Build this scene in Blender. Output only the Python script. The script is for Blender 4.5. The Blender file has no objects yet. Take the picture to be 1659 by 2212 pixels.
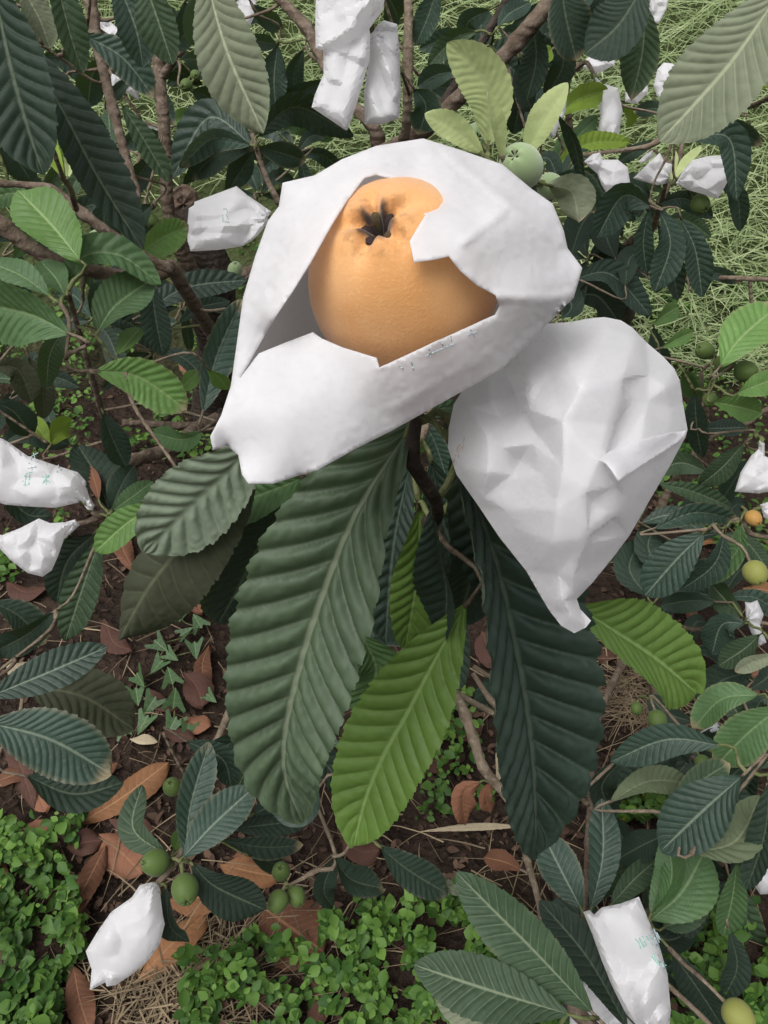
import bpy, math, random
import numpy as np
from mathutils import Vector, Matrix, Quaternion
from mathutils.geometry import delaunay_2d_cdt

random.seed(7); RNG = np.random.default_rng(7)
SC = bpy.context.scene
COL = SC.collection
R = math.radians

# ------------------------------------------------------------------ camera
CAM_H, PITCH, FPX, PW, PH = 1.12, R(40), 1671.0, 1659.0, 2212.0
CAMP = np.array([0, 0, CAM_H])
FWD = np.array([0, math.cos(PITCH), -math.sin(PITCH)])
UPV = np.array([0, math.sin(PITCH), math.cos(PITCH)])
RGT = np.array([1.0, 0, 0])
cd = bpy.data.cameras.new('camera'); cam = bpy.data.objects.new('camera', cd); COL.objects.link(cam)
cd.sensor_fit = 'VERTICAL'; cd.sensor_height = 36.0; cd.sensor_width = 27.0
cd.lens = FPX * 36.0 / PH; cd.clip_start = 0.02; cd.clip_end = 500
cam.location = CAMP; cam.rotation_euler = (math.pi / 2 - PITCH, 0, 0)
SC.camera = cam

# ------------------------------------------------------------------ sky and sun (bright overcast)
SUN_EL, SUN_AZ = R(64), R(-140)      # azimuth measured from +y (view direction), negative = to the left
W = bpy.data.worlds.new('World'); SC.world = W; W.use_nodes = True
nt = W.node_tree; nt.nodes.clear()
sky = nt.nodes.new('ShaderNodeTexSky'); sky.sky_type = 'NISHITA'; sky.sun_disc = False
sky.sun_elevation = SUN_EL; sky.sun_rotation = SUN_AZ; sky.dust_density = 4.0; sky.air_density = 1.0; sky.ozone_density = 1.0
hs = nt.nodes.new('ShaderNodeHueSaturation'); hs.inputs['Saturation'].default_value = 0.10
bg = nt.nodes.new('ShaderNodeBackground'); bg.inputs['Strength'].default_value = 0.11
wo = nt.nodes.new('ShaderNodeOutputWorld')
nt.links.new(sky.outputs[0], hs.inputs['Color']); nt.links.new(hs.outputs[0], bg.inputs['Color']); nt.links.new(bg.outputs[0], wo.inputs['Surface'])
sl = bpy.data.lights.new('sun', 'SUN'); sl.energy = 1.5; sl.angle = R(45); sl.color = (1.0, 0.985, 0.965)
sun = bpy.data.objects.new('sun', sl); COL.objects.link(sun)
sd = Vector((math.sin(SUN_AZ) * math.cos(SUN_EL), math.cos(SUN_AZ) * math.cos(SUN_EL), math.sin(SUN_EL)))
sun.rotation_euler = sd.to_track_quat('Z', 'Y').to_euler()
SC.view_settings.view_transform = 'Standard'; SC.view_settings.look = 'None'
SC.view_settings.gamma = 1.0; SC.view_settings.use_curve_mapping = False
SC.view_settings.exposure = 0.50
SC.cycles.max_bounces = 5; SC.cycles.transmission_bounces = 3; SC.cycles.diffuse_bounces = 3; SC.cycles.glossy_bounces = 2

# ------------------------------------------------------------------ helpers
def P(x, y, d):
    """photo position (1659 x 2212 units) at distance d along the view axis -> world point"""
    x = np.asarray(x, float); y = np.asarray(y, float); d = np.asarray(d, float)
    return CAMP + d[..., None] * FWD + (d * (x - PW / 2) / FPX)[..., None] * RGT - (d * (y - PH / 2) / FPX)[..., None] * UPV
def nrm(a):
    return a / np.maximum(np.linalg.norm(a, axis=-1, keepdims=True), 1e-9)
def vnoise(p, seed=0):
    """smooth value noise of 2-D points, -1..1"""
    p = np.asarray(p, float); i = np.floor(p).astype(int); f = p - i; f = f * f * (3 - 2 * f)
    def h(a, b):
        n = (a * 374761393 + b * 668265263 + seed * 974711) & 0x7fffffff
        n = ((n ^ (n >> 13)) * 1274126177) & 0x7fffffff
        return (n % 10007) / 5003.5 - 1
    a, b = i[..., 0], i[..., 1]; u, v = f[..., 0], f[..., 1]
    return (h(a, b) * (1 - u) + h(a + 1, b) * u) * (1 - v) + (h(a, b + 1) * (1 - u) + h(a + 1, b + 1) * u) * v
def gz(x, y):
    """height of the terrain: orchard soil, then a bank that rises behind the trees"""
    x = np.asarray(x, float); y = np.asarray(y, float)
    p = np.stack([x, y], -1)
    b = np.clip(y - 1.95 - 0.12 * vnoise(p * 1.3, 3), 0, 2.3)
    near = np.clip((9 - np.abs(y)) / 4, 0, 1)
    return 0.78 * b + 0.12 * np.clip(b, 0, .5) ** 2 + near * (0.02 * vnoise(p * 4, 1) + 0.010 * vnoise(p * 13, 2) + 0.006 * vnoise(p * 35, 5))
def ground_hit(x, y):
    x = np.atleast_1d(np.asarray(x, float)); y = np.atleast_1d(np.asarray(y, float))
    dr = FWD + ((x - PW / 2) / FPX)[:, None] * RGT - ((y - PH / 2) / FPX)[:, None] * UPV
    lo = np.full(len(x), 0.3); hi = np.full(len(x), 0.3); done = np.zeros(len(x), bool)
    for k in range(260):
        t = 0.3 + 0.025 * k
        q = CAMP + dr * t
        under = (q[:, 2] < gz(q[:, 0], q[:, 1])) & ~done
        hi[under] = t; lo[under] = t - 0.025; done |= under
    for k in range(12):
        m = (lo + hi) / 2; q = CAMP + dr * m[:, None]
        u = q[:, 2] < gz(q[:, 0], q[:, 1])
        hi = np.where(u, m, hi); lo = np.where(u, lo, m)
    return CAMP + dr * hi[:, None]
def inpoly(px, py, poly):
    poly = np.asarray(poly, float); c = np.zeros(np.shape(px), bool); n = len(poly)
    for i in range(n):
        x1, y1 = poly[i]; x2, y2 = poly[(i + 1) % n]
        cond = ((y1 > py) != (y2 > py))
        with np.errstate(divide='ignore', invalid='ignore'):
            xi = (x2 - x1) * (py - y1) / (y2 - y1 + 1e-12) + x1
        c ^= cond & (px < xi)
    return c
def polydist(p, poly, closed=True):
    poly = np.asarray(poly, float); best = np.full(len(p), 1e9); n = len(poly)
    for i in range(n if closed else n - 1):
        a = poly[i]; b = poly[(i + 1) % n]; ab = b - a
        t = np.clip(((p - a) @ ab) / max(ab @ ab, 1e-9), 0, 1)
        best = np.minimum(best, np.linalg.norm(p - (a + t[:, None] * ab), axis=1))
    return best
def catmull(pts, n):
    pts = np.asarray(pts, float)
    if len(pts) == 2: pts = np.array([pts[0], (pts[0] + pts[1]) / 2, pts[1]])
    e = np.vstack([2 * pts[0] - pts[1], pts, 2 * pts[-1] - pts[-2]])
    out = []
    m = len(pts) - 1; tt = np.linspace(0, m, 60 * m + 1)
    for t in tt:
        i = min(int(t), m - 1); f = t - i
        a, b, c, d = e[i], e[i + 1], e[i + 2], e[i + 3]
        out.append(.5 * (2 * b + (c - a) * f + (2 * a - 5 * b + 4 * c - d) * f * f + (3 * b - a - 3 * c + d) * f ** 3))
    out = np.array(out)
    s = np.r_[0, np.cumsum(np.linalg.norm(np.diff(out[:, :3], axis=0), axis=1))]
    q = np.linspace(0, s[-1], n)
    return np.stack([np.interp(q, s, out[:, k]) for k in range(out.shape[1])], 1), s[-1]

def mesh_np(name, V, F, smooth=True, uv=None, uv2=None):
    """V (n,3), F (m,k) numpy arrays -> mesh datablock"""
    me = bpy.data.meshes.new(name); V = np.asarray(V, np.float32); F = np.asarray(F, np.int32)
    m, k = F.shape
    me.vertices.add(len(V)); me.vertices.foreach_set('co', V.ravel())
    me.loops.add(m * k); me.loops.foreach_set('vertex_index', F.ravel())
    me.polygons.add(m); me.polygons.foreach_set('loop_start', np.arange(0, m * k, k, dtype=np.int32))
    me.polygons.foreach_set('loop_total', np.full(m, k, np.int32))
    me.polygons.foreach_set('use_smooth', np.full(m, smooth, bool))
    if uv is not None:
        l = me.uv_layers.new(name='UVMap'); l.data.foreach_set('uv', np.asarray(uv, np.float32)[F.ravel()].ravel())
    if uv2 is not None:
        l = me.uv_layers.new(name='UV2'); l.data.foreach_set('uv', np.asarray(uv2, np.float32)[F.ravel()].ravel())
    me.update(calc_edges=True); me.validate()
    return me
def obj(name, me, mat=None, parent=None, origin=None):
    """link a mesh given in world coordinates; its origin goes to its own centre (or origin)"""
    co = np.empty(len(me.vertices) * 3, np.float32); me.vertices.foreach_get('co', co); co = co.reshape(-1, 3)
    c = co.mean(0) if origin is None else np.asarray(origin, np.float32)
    me.vertices.foreach_set('co', (co - c).ravel()); me.update()
    o = bpy.data.objects.new(name, me); COL.objects.link(o)
    if mat: me.materials.append(mat)
    base = np.zeros(3)
    if parent is not None:
        o.parent = parent; base = np.array(WLOC[parent.name])
    o.location = [float(t) for t in c - base]
    WLOC[o.name] = tuple(c)
    return o
WLOC = {}
def empty(name, loc, label, cat, group=None):
    o = bpy.data.objects.new(name, None); COL.objects.link(o); o.location = [float(t) for t in loc]; o.empty_display_size = .05
    WLOC[o.name] = tuple(float(t) for t in loc)
    return tag(o, label, cat, group)
def tag(o, label=None, cat=None, group=None, kind=None):
    if label: o['label'] = label
    if cat: o['category'] = cat
    if group: o['group'] = group
    if kind: o['kind'] = kind
    return o

# ------------------------------------------------------------------ materials
class NT:
    def __init__(s, name):
        s.m = bpy.data.materials.new(name); s.m.use_nodes = True; s.t = s.m.node_tree; s.t.nodes.clear()
    def n(s, ty, **kw):
        nd = s.t.nodes.new('ShaderNode' + ty)
        for k, v in kw.items():
            if k.startswith('i_'):
                key = k[2:].replace('_', ' '); key = int(key) if key.isdigit() else key
                if hasattr(v, 'links') or isinstance(v, bpy.types.NodeSocket): s.t.links.new(v, nd.inputs[key])
                else: nd.inputs[key].default_value = v
            else: setattr(nd, k, v)
        return nd
    def math(s, op, a, b=0.0, c=None, clamp=False):
        nd = s.t.nodes.new('ShaderNodeMath'); nd.operation = op; nd.use_clamp = clamp
        for i, v in enumerate((a, b) if c is None else (a, b, c)):
            if isinstance(v, bpy.types.NodeSocket): s.t.links.new(v, nd.inputs[i])
            else: nd.inputs[i].default_value = v
        return nd.outputs[0]
    def mix(s, f, a, b, ty='MIX'):
        nd = s.t.nodes.new('ShaderNodeMix'); nd.data_type = 'RGBA'; nd.blend_type = ty
        for sock, v in ((nd.inputs[0], f), (nd.inputs[6], a), (nd.inputs[7], b)):
            if isinstance(v, bpy.types.NodeSocket): s.t.links.new(v, sock)
            else: sock.default_value = v if not isinstance(v, tuple) else (*v[:3], 1)
        return nd.outputs[2]
    def step(s, v, lo, hi):
        nd = s.t.nodes.new('ShaderNodeMapRange'); nd.interpolation_type = 'SMOOTHSTEP'; nd.clamp = True
        s.t.links.new(v, nd.inputs[0]); nd.inputs[1].default_value = lo; nd.inputs[2].default_value = hi
        return nd.outputs[0]
    def noise(s, vec, scale, detail=3, rough=.55):
        nd = s.t.nodes.new('ShaderNodeTexNoise'); nd.inputs['Scale'].default_value = scale; nd.inputs['Detail'].default_value = detail; nd.inputs['Roughness'].default_value = rough
        if vec is not None: s.t.links.new(vec, nd.inputs['Vector'])
        return nd.outputs[0]
    def out(s, sh):
        o = s.t.nodes.new('ShaderNodeOutputMaterial'); s.t.links.new(sh, o.inputs[0]); return s.m
    def bump(s, h, strength, dist):
        nd = s.t.nodes.new('ShaderNodeBump'); nd.inputs['Strength'].default_value = strength; nd.inputs['Distance'].default_value = dist
        s.t.links.new(h, nd.inputs['Height']); return nd.outputs[0]
    def bsdf(s, col, rough, spec=.5, normal=None, **kw):
        nd = s.t.nodes.new('ShaderNodeBsdfPrincipled')
        for k, v in (('Base Color', col), ('Roughness', rough), ('Specular IOR Level', spec), ('Normal', normal), *kw.items()):
            if v is None: continue
            if isinstance(v, bpy.types.NodeSocket): s.t.links.new(v, nd.inputs[k])
            else: nd.inputs[k].default_value = (*v, 1) if k == 'Base Color' and len(v) == 3 else v
        return nd.outputs[0]
    def mixsh(s, f, a, b):
        nd = s.t.nodes.new('ShaderNodeMixShader')
        if isinstance(f, bpy.types.NodeSocket): s.t.links.new(f, nd.inputs[0])
        else: nd.inputs[0].default_value = f
        s.t.links.new(a, nd.inputs[1]); s.t.links.new(b, nd.inputs[2]); return nd.outputs[0]

def leaf_mat(name, top, under, vein, rough=.5, spec=.35, vs=.5, transl=.18, tip=.0, var=.45):
    t = NT(name)
    uv = t.n('UVMap', uv_map='UVMap').outputs[0]; s = t.n('SeparateXYZ', i_0=uv)
    uv2 = t.n('UVMap', uv_map='UV2').outputs[0]; s2 = t.n('SeparateXYZ', i_0=uv2)
    ph, v = s.outputs[0], t.math('ABSOLUTE', s.outputs[1])
    fr = t.math('ABSOLUTE', t.math('SUBTRACT', t.math('FRACT', ph), .5))
    ve = t.math('MULTIPLY', t.step(fr, .40, .5), t.math('SUBTRACT', 1.0, t.math('MULTIPLY', v, .75)))
    mid = t.math('SUBTRACT', 1.0, t.step(v, .02, .065))
    oc = t.n('TexCoord').outputs['Object']
    rnd = t.n('ObjectInfo').outputs['Random']
    n1 = t.noise(oc, 28, 3)
    back = t.n('NewGeometry').outputs['Backfacing']
    col = t.mix(back, top, under)
    col = t.mix(t.math('MULTIPLY', t.math('SUBTRACT', n1, .4, clamp=True), 1.0), col, tuple(min(1, c * 1.7 + .004) for c in top), 'MIX')
    br = t.math('ADD', 1 - var * .5, t.math('MULTIPLY', rnd, var))
    brc = t.n('CombineColor', i_0=br, i_1=br, i_2=br).outputs[0]
    col = t.mix(1.0, col, brc, 'MULTIPLY')
    vf = t.math('MAXIMUM', t.math('MULTIPLY', ve, vs), t.math('MULTIPLY', mid, min(.95, vs * 1.7)))
    col = t.mix(vf, col, vein)
    # dry edges and tips on some leaves
    if tip > 0:
        e = t.math('ADD', t.step(s2.outputs[0], .86, 1.0), t.math('MULTIPLY', t.step(v, .8, 1.0), .25))
        e = t.math('MULTIPLY', e, t.step(t.math('ADD', rnd, t.math('MULTIPLY', n1, .5)), 1.15 - tip, 1.3 - tip))
        col = t.mix(t.math('MULTIPLY', e, .9, clamp=True), col, (.33, .27, .17))
    vor = t.n('TexVoronoi', i_Vector=oc, i_Scale=170.0, feature='SMOOTH_F1').outputs['Distance']
    nb = t.bump(t.math('MULTIPLY', vor, -1.0), .6, .0012)
    rg = t.math('ADD', rough - .07, t.math('MULTIPLY', n1, .18))
    a = t.bsdf(col, rg, spec, nb)
    tr = t.n('BsdfTranslucent', i_Color=t.mix(.6, col, (.18, .30, .03)), i_Normal=nb).outputs[0]
    return t.out(t.mixsh(transl, a, tr))
UND = (.105, .125, .085)
LM = {
 'd': leaf_mat('leaf_dark', (.021, .036, .025), UND, (.105, .13, .085), .60, .22, .42, .10, .10),
 'g': leaf_mat('leaf_green', (.040, .070, .036), UND, (.17, .21, .13), .55, .28, .60, .14, .22),
 'b': leaf_mat('leaf_blue_green', (.026, .049, .035), UND, (.15, .19, .14), .50, .34, .60, .12, .20),
 'h': leaf_mat('leaf_hero', (.056, .084, .046), UND, (.19, .22, .15), .50, .32, .55, .10, .0, .2),
 'hd': leaf_mat('leaf_hero_dark', (.022, .038, .028), UND, (.10, .13, .10), .50, .30, .5, .08, .0, .2),
 'l': leaf_mat('leaf_light', (.105, .20, .052), (.20, .26, .13), (.26, .36, .15), .46, .35, .55, .22, .18),
 'hl': leaf_mat('leaf_bright', (.115, .20, .040), (.20, .26, .13), (.24, .36, .12), .45, .35, .55, .2, .12, .2),
 'm': leaf_mat('leaf_medium', (.062, .12, .046), (.16, .20, .11), (.18, .26, .12), .48, .35, .5, .18, .2),
 'y': leaf_mat('leaf_yellow', (.19, .28, .035), (.24, .30, .10), (.30, .40, .12), .5, .3, .4, .3, .0),
 'p': leaf_mat('leaf_felted', (.20, .225, .15), (.20, .22, .15), (.36, .39, .26), .8, .15, .55, .12, .05),
 'hp': leaf_mat('leaf_pale_face', (.18, .22, .155), (.13, .16, .11), (.20, .25, .17), .6, .25, .5, .12, .0, .2),
 'pl': leaf_mat('leaf_dull_underside', (.10, .125, .07), (.11, .13, .08), (.20, .23, .14), .7, .2, .5, .12, .0, .2),
 'po': leaf_mat('leaf_olive_underside', (.045, .050, .030), (.05, .055, .03), (.095, .10, .06), .75, .15, .5, .1, .0, .2),
 'lp': leaf_mat('leaf_young', (.40, .46, .21), (.30, .37, .20), (.36, .44, .24), .75, .2, .35, .25, .0, .2),
 'n': leaf_mat('leaf_dry_brown', (.165, .075, .045), (.24, .13, .075), (.32, .17, .09), .7, .2, .45, .06, .0, .6),
 'no': leaf_mat('leaf_dry_orange', (.25, .12, .058), (.30, .17, .09), (.42, .24, .12), .7, .2, .45, .08, .0, .4),
 'nd': leaf_mat('leaf_dry_maroon', (.075, .037, .028), (.12, .07, .05), (.16, .08, .055), .7, .2, .4, .04, .0, .5),
 'nw': leaf_mat('leaf_dry_pale', (.34, .28, .19), (.36, .30, .21), (.42, .35, .25), .8, .2, .4, .1, .0, .4),
}
def bark_mat(name, c1, c2, c3, sc=1.0):
    t = NT(name); oc = t.n('TexCoord').outputs['Object']
    n1 = t.noise(oc, 40 * sc, 5, .65); n2 = t.noise(oc, 160 * sc, 3)
    w = t.n('TexWave', i_Vector=oc, i_Scale=22.0 * sc, i_Distortion=9.0, i_Detail=3.0, bands_direction='Z').outputs['Fac']
    col = t.mix(t.step(n1, .35, .65), c1, c2); col = t.mix(t.math('MULTIPLY', t.step(n2, .55, .7), .6), col, c3)
    h = t.math('ADD', t.math('MULTIPLY', w, .4), t.math('ADD', n1, t.math('MULTIPLY', n2, .5)))
    return t.out(t.bsdf(col, .85, .2, t.bump(h, .8, .004)))
BARK = bark_mat('bark', (.095, .068, .048), (.165, .125, .095), (.22, .19, .155))
BARKD = bark_mat('bark_dark', (.035, .027, .022), (.07, .052, .042), (.10, .085, .065))
BARKL = bark_mat('twig_bark', (.13, .10, .07), (.21, .165, .12), (.28, .235, .18))
STALK = bark_mat('green_stalk', (.10, .12, .045), (.16, .17, .075), (.18, .16, .10))

def paper_mat():
    t = NT('bag_paper'); oc = t.n('TexCoord').outputs['Object']
    n1 = t.noise(oc, 55, 4, .6); n2 = t.noise(oc, 420, 3, .6); n3 = t.noise(oc, 14, 2)
    col = t.mix(t.step(n1, .3, .7), (.79, .785, .80), (.86, .855, .87)); col = t.mix(t.math('MULTIPLY', t.step(n2, .40, .75), .45), col, (.73, .725, .735))
    st = t.step(n3, .64, .8); col = t.mix(t.math('MULTIPLY', st, .12), col, (.55, .47, .34))
    nb = t.bump(t.noise(oc, 1400, 2), .12, .0002)
    a = t.bsdf(col, .75, .25, nb); tr = t.n('BsdfTranslucent', i_Color=(.90, .88, .885, 1), i_Normal=nb).outputs[0]
    return t.out(t.mixsh(.46, a, tr))
PAPER = paper_mat()
def flat_mat(name, col, rough=.7, spec=.3, var=None, sc=60, bump=.3, transl=0):
    t = NT(name); oc = t.n('TexCoord').outputs['Object']; n1 = t.noise(oc, sc, 4)
    c = t.mix(t.step(n1, .35, .65), col, var or tuple(k * .7 for k in col))
    nb = t.bump(n1, bump, .001)
    a = t.bsdf(c, rough, spec, nb)
    if transl: a = t.mixsh(transl, a, t.n('BsdfTranslucent', i_Color=c).outputs[0])
    return t.out(a)
INK = flat_mat('faded_green_ink', (.20, .42, .35), .9, .0, (.36, .54, .48), 300)
INKB = flat_mat('faded_grey_ink', (.28, .36, .38), .9, .0, (.42, .49, .50), 300)
STAIN = flat_mat('brown_scuff', (.46, .36, .30), .8, .1, (.6, .52, .47), 300)
def fruit_mat(name, c1, c2, c3, sheen=.3):
    t = NT(name); oc = t.n('TexCoord').outputs['Object']
    z = t.n('SeparateXYZ', i_0=oc).outputs[2]
    n1 = t.noise(oc, 35, 3); n2 = t.noise(oc, 420, 2, .6); n3 = t.noise(oc, 900, 1)
    rnd = t.n('ObjectInfo').outputs['Random']
    col = t.mix(t.step(n1, .35, .7), c1, c2)
    col = t.mix(t.math('MULTIPLY', t.step(n2, .56, .70), .40), col, c3)
    col = t.mix(t.math('MULTIPLY', t.step(n3, .70, .78), .5), col, tuple(k * .45 for k in c1))
    nb = t.bump(t.math('ADD', t.noise(oc, 300, 2), t.math('MULTIPLY', n1, .5)), .25, .0008)
    return t.out(t.bsdf(col, .55, .3, nb, **{'Sheen Weight': sheen, 'Sheen Roughness': .6, 'Subsurface Weight': .12, 'Subsurface Radius': (.01, .004, .002), 'Subsurface Scale': .3}))
F_OR = fruit_mat('skin_orange', (.60, .235, .045), (.66, .29, .065), (.74, .40, .12), .15)
F_GR = fruit_mat('skin_green', (.055, .100, .018), (.090, .135, .026), (.15, .19, .06), .08)
F_DO = fruit_mat('skin_dull_orange', (.36, .19, .045), (.42, .24, .06), (.44, .30, .10), .08)
F_PG = fruit_mat('skin_pale_green', (.22, .31, .13), (.27, .36, .17), (.33, .40, .22), .5)
F_YG = fruit_mat('skin_yellow_green', (.19, .23, .045), (.27, .24, .065), (.33, .28, .10), .08)
CAL = flat_mat('calyx_dry', (.028, .018, .018), .85, .2, (.075, .05, .045), 500, .6)
CALP = flat_mat('calyx_felt', (.16, .12, .06), .9, .1, (.07, .05, .035), 400, .6)

def ground_mat():
    t = NT('soil'); oc = t.n('NewGeometry').outputs['Position']
    y = t.n('SeparateXYZ', i_0=oc).outputs[1]
    n1 = t.noise(oc, 9, 5, .65); n2 = t.noise(oc, 70, 4, .7); n3 = t.noise(oc, 2.5, 3)
    col = t.mix(t.step(n1, .3, .7), (.026, .018, .014), (.058, .038, .029)); col = t.mix(t.step(n2, .55, .75), col, (.095, .066, .050))
    gf = t.step(t.math('ADD', y, t.math('MULTIPLY', n3, .5)), 2.0, 2.6)
    col = t.mix(gf, col, t.mix(n2, (.04, .06, .02), (.12, .14, .06)))
    vor = t.n('TexVoronoi', i_Vector=oc, i_Scale=55.0).outputs['Distance']
    return t.out(t.bsdf(col, .95, .1, t.bump(t.math('ADD', t.math('ADD', n2, vor), n1), 1.0, .02)))
SOIL = ground_mat()
def blade_mat(name, c1, c2, c3, transl=.25, rough=.55, sc=9.0):
    t = NT(name); oc = t.n('NewGeometry').outputs['Position']
    uv = t.n('UVMap', uv_map='UVMap').outputs[0]; r = t.n('SeparateXYZ', i_0=uv).outputs[0]
    col = t.mix(r, c1, c2); col = t.mix(t.math('MULTIPLY', t.step(t.noise(oc, sc, 3), .45, .7), .6), col, c3)
    a = t.bsdf(col, rough, .3); tr = t.n('BsdfTranslucent', i_Color=col).outputs[0]
    return t.out(t.mixsh(transl, a, tr))
GRASS = blade_mat('pale_grass', (.27, .37, .15), (.54, .62, .35), (.36, .44, .20), .3)
COVER = blade_mat('cover_leaf', (.034, .095, .016), (.14, .26, .045), (.022, .065, .013), .25)
LITTER = blade_mat('litter', (.035, .020, .015), (.135, .082, .054), (.055, .030, .022), .05, .85)
STRAW = blade_mat('straw', (.16, .12, .075), (.34, .26, .16), (.10, .07, .045), .05, .8)
VINE = LM['l']

# ------------------------------------------------------------------ terrain
def axis(lo, a, b, hi, fine, coarse):
    return np.unique(np.r_[np.linspace(lo, a, coarse), np.arange(a, b, fine), np.linspace(b, hi, coarse)])
gx = axis(-60, -2.6, 2.6, 60, .022, 14); gy = axis(-30, .1, 4.6, 90, .022, 14)
X, Y = np.meshgrid(gx, gy)
GV = np.stack([X, Y, gz(X, Y)], -1).reshape(-1, 3)
nx, ny = len(gx), len(gy)
I = (np.arange(ny - 1)[:, None] * nx + np.arange(nx - 1)[None]).ravel()
g = obj('ground', mesh_np('ground', GV, np.stack([I, I + 1, I + nx + 1, I + nx], 1)), SOIL, origin=(0, 0, 0)); tag(g, kind='structure')

# ------------------------------------------------------------------ trees: roots and the limb network
TREES = {}
def tree_root(key, base, label):
    TREES[key] = dict(root=empty('loquat_tree', base, label, 'tree', 'loquat trees in the orchard'), net=[], rad=[], want=[])
def gpt(x, y):
    return ground_hit([x], [y])[0]
b1 = gpt(470, 930); b2 = gpt(1330, 705); b3 = gpt(1400, 1415)
tree_root('A', b1, 'big loquat tree with cut trunk stub, its long shoot carrying the opened bag')
tree_root('B', b2, 'loquat tree with many white bags standing in front of the pale grass bank')
tree_root('C', b3, 'low loquat bush with crowded glossy leaves beside the second large white bag')
def tube(name, pts, rad, mat, parent, sides=10, bump=.08, seed=0):
    """pts: world points, rad: radii -> bent tapering limb"""
    pts = np.asarray(pts, float); rad = np.asarray(rad, float)
    full = np.c_[pts, rad]
    L = np.linalg.norm(np.diff(pts, axis=0), axis=1).sum()
    n = int(np.clip(L / max(.008, rad.mean() * .9), 5, 70))
    q, _ = catmull(full, n); c, r = q[:, :3], np.abs(q[:, 3])
    rs = np.random.default_rng(seed + int(abs(pts[0].sum() * 1e4)) % 9999)
    T = nrm(np.gradient(c, axis=0)); a = nrm(np.cross(T, np.array([.31, .2, .93]))); b = np.cross(T, a)
    th = np.linspace(0, 2 * math.pi, sides, endpoint=False)
    k = np.convolve(rs.normal(0, 1, n + 4), np.ones(5) / 5, 'valid')
    knob = (rs.random(n) < .10) * .22
    rr = r[:, None] * (1 + bump * k[:, None] + knob[:, None] + bump * .6 * rs.normal(0, 1, (n, sides)))
    V = (c[:, None] + rr[..., None] * (np.cos(th)[None, :, None] * a[:, None] + np.sin(th)[None, :, None] * b[:, None])).reshape(-1, 3)
    i = np.arange(n - 1)[:, None] * sides; j = np.arange(sides)[None]; jn = (j + 1) % sides
    F = np.stack([i + j, i + jn, i + sides + jn, i + sides + j], -1).reshape(-1, 4)
    V = np.vstack([V, c[0], c[-1]]); e0, e1 = len(V) - 2, len(V) - 1
    jj = np.arange(sides); jn = (jj + 1) % sides
    F = np.vstack([F, np.stack([jn, jj, np.full(sides, e0), np.full(sides, e0)], 1), np.stack([(n - 1) * sides + jj, (n - 1) * sides + jn, np.full(sides, e1), np.full(sides, e1)], 1)])
    faces = [tuple(dict.fromkeys(f)) for f in F.tolist()]
    me = bpy.data.meshes.new(name); me.from_pydata(V.tolist(), [], faces); me.polygons.foreach_set('use_smooth', np.ones(len(faces), bool)); me.update()
    return obj(name, me, mat, parent), c, r
def limb(tree, px, mat=None, name='branch', w=None):
    """px: list of (x, y, depth, width in photo units) along the limb"""
    t = TREES[tree]; a = np.array(px, float)
    pts = P(a[:, 0], a[:, 1], a[:, 2]); rad = a[:, 3] * a[:, 2] / FPX / 2
    o, c, r = tube(name, pts, rad, mat or BARK, t['root'], 12 if a[:, 3].max() > 20 else 8)
    t['net'] += list(c); t['rad'] += list(r)
    return o
# trunk with a sawn-off stub
def world_limb(tree, pts, rad, mat, name):
    t = TREES[tree]; o, c, r = tube(name, pts, rad, mat, t['root'], 18, .05); t['net'] += list(c); t['rad'] += list(r); return o
tk = P([452], [560], [1.50])[0]
trunk = world_limb('A', [b1 - [0, 0, .04], b1 + [0, 0, .06], (b1 + tk) / 2 + [.01, 0, 0], tk, P([420], [475], [1.5])[0], P([398], [442], [1.47])[0]], [.075, .058, .045, .042, .037, .031], BARKD, 'trunk')
def stump_face(c, nrml, r):
    n = nrm(np.array(nrml)); a = nrm(np.cross(n, [0, .2, 1])); b = np.cross(n, a); V = [c + n * .002]; F = []
    rings, seg = 7, 28
    for i in range(1, rings + 1):
        for k in range(seg):
            th = 2 * math.pi * k / seg; rr = r * i / rings * (1 + .06 * math.sin(3 * th + 1) + .03 * math.sin(7 * th))
            V.append(c + n * (.0012 * math.cos(i * 2.1) * (i < rings) - (.006 if i == rings else 0) + .003 * math.sin(5 * th)) + a * rr * math.cos(th) + b * rr * math.sin(th))
    for k in range(seg): F.append((0, 1 + k, 1 + (k + 1) % seg))
    for i in range(rings - 1):
        for k in range(seg):
            p, q = 1 + i * seg + k, 1 + i * seg + (k + 1) % seg; F.append((p, p + seg, q + seg, q))
    me = bpy.data.meshes.new('cut_face'); me.from_pydata([tuple(v) for v in V], [], F); me.update()
    return obj('cut_face', me, flat_mat('sawn_wood', (.20, .145, .11), .9, .1, (.075, .052, .04), 70, .8), TREES['A']['root'])
stump_face(P([396], [440], [1.455])[0], CAMP - P([396], [440], [1.455])[0] + np.array([-.2, 0, .1]), .033)

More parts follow.
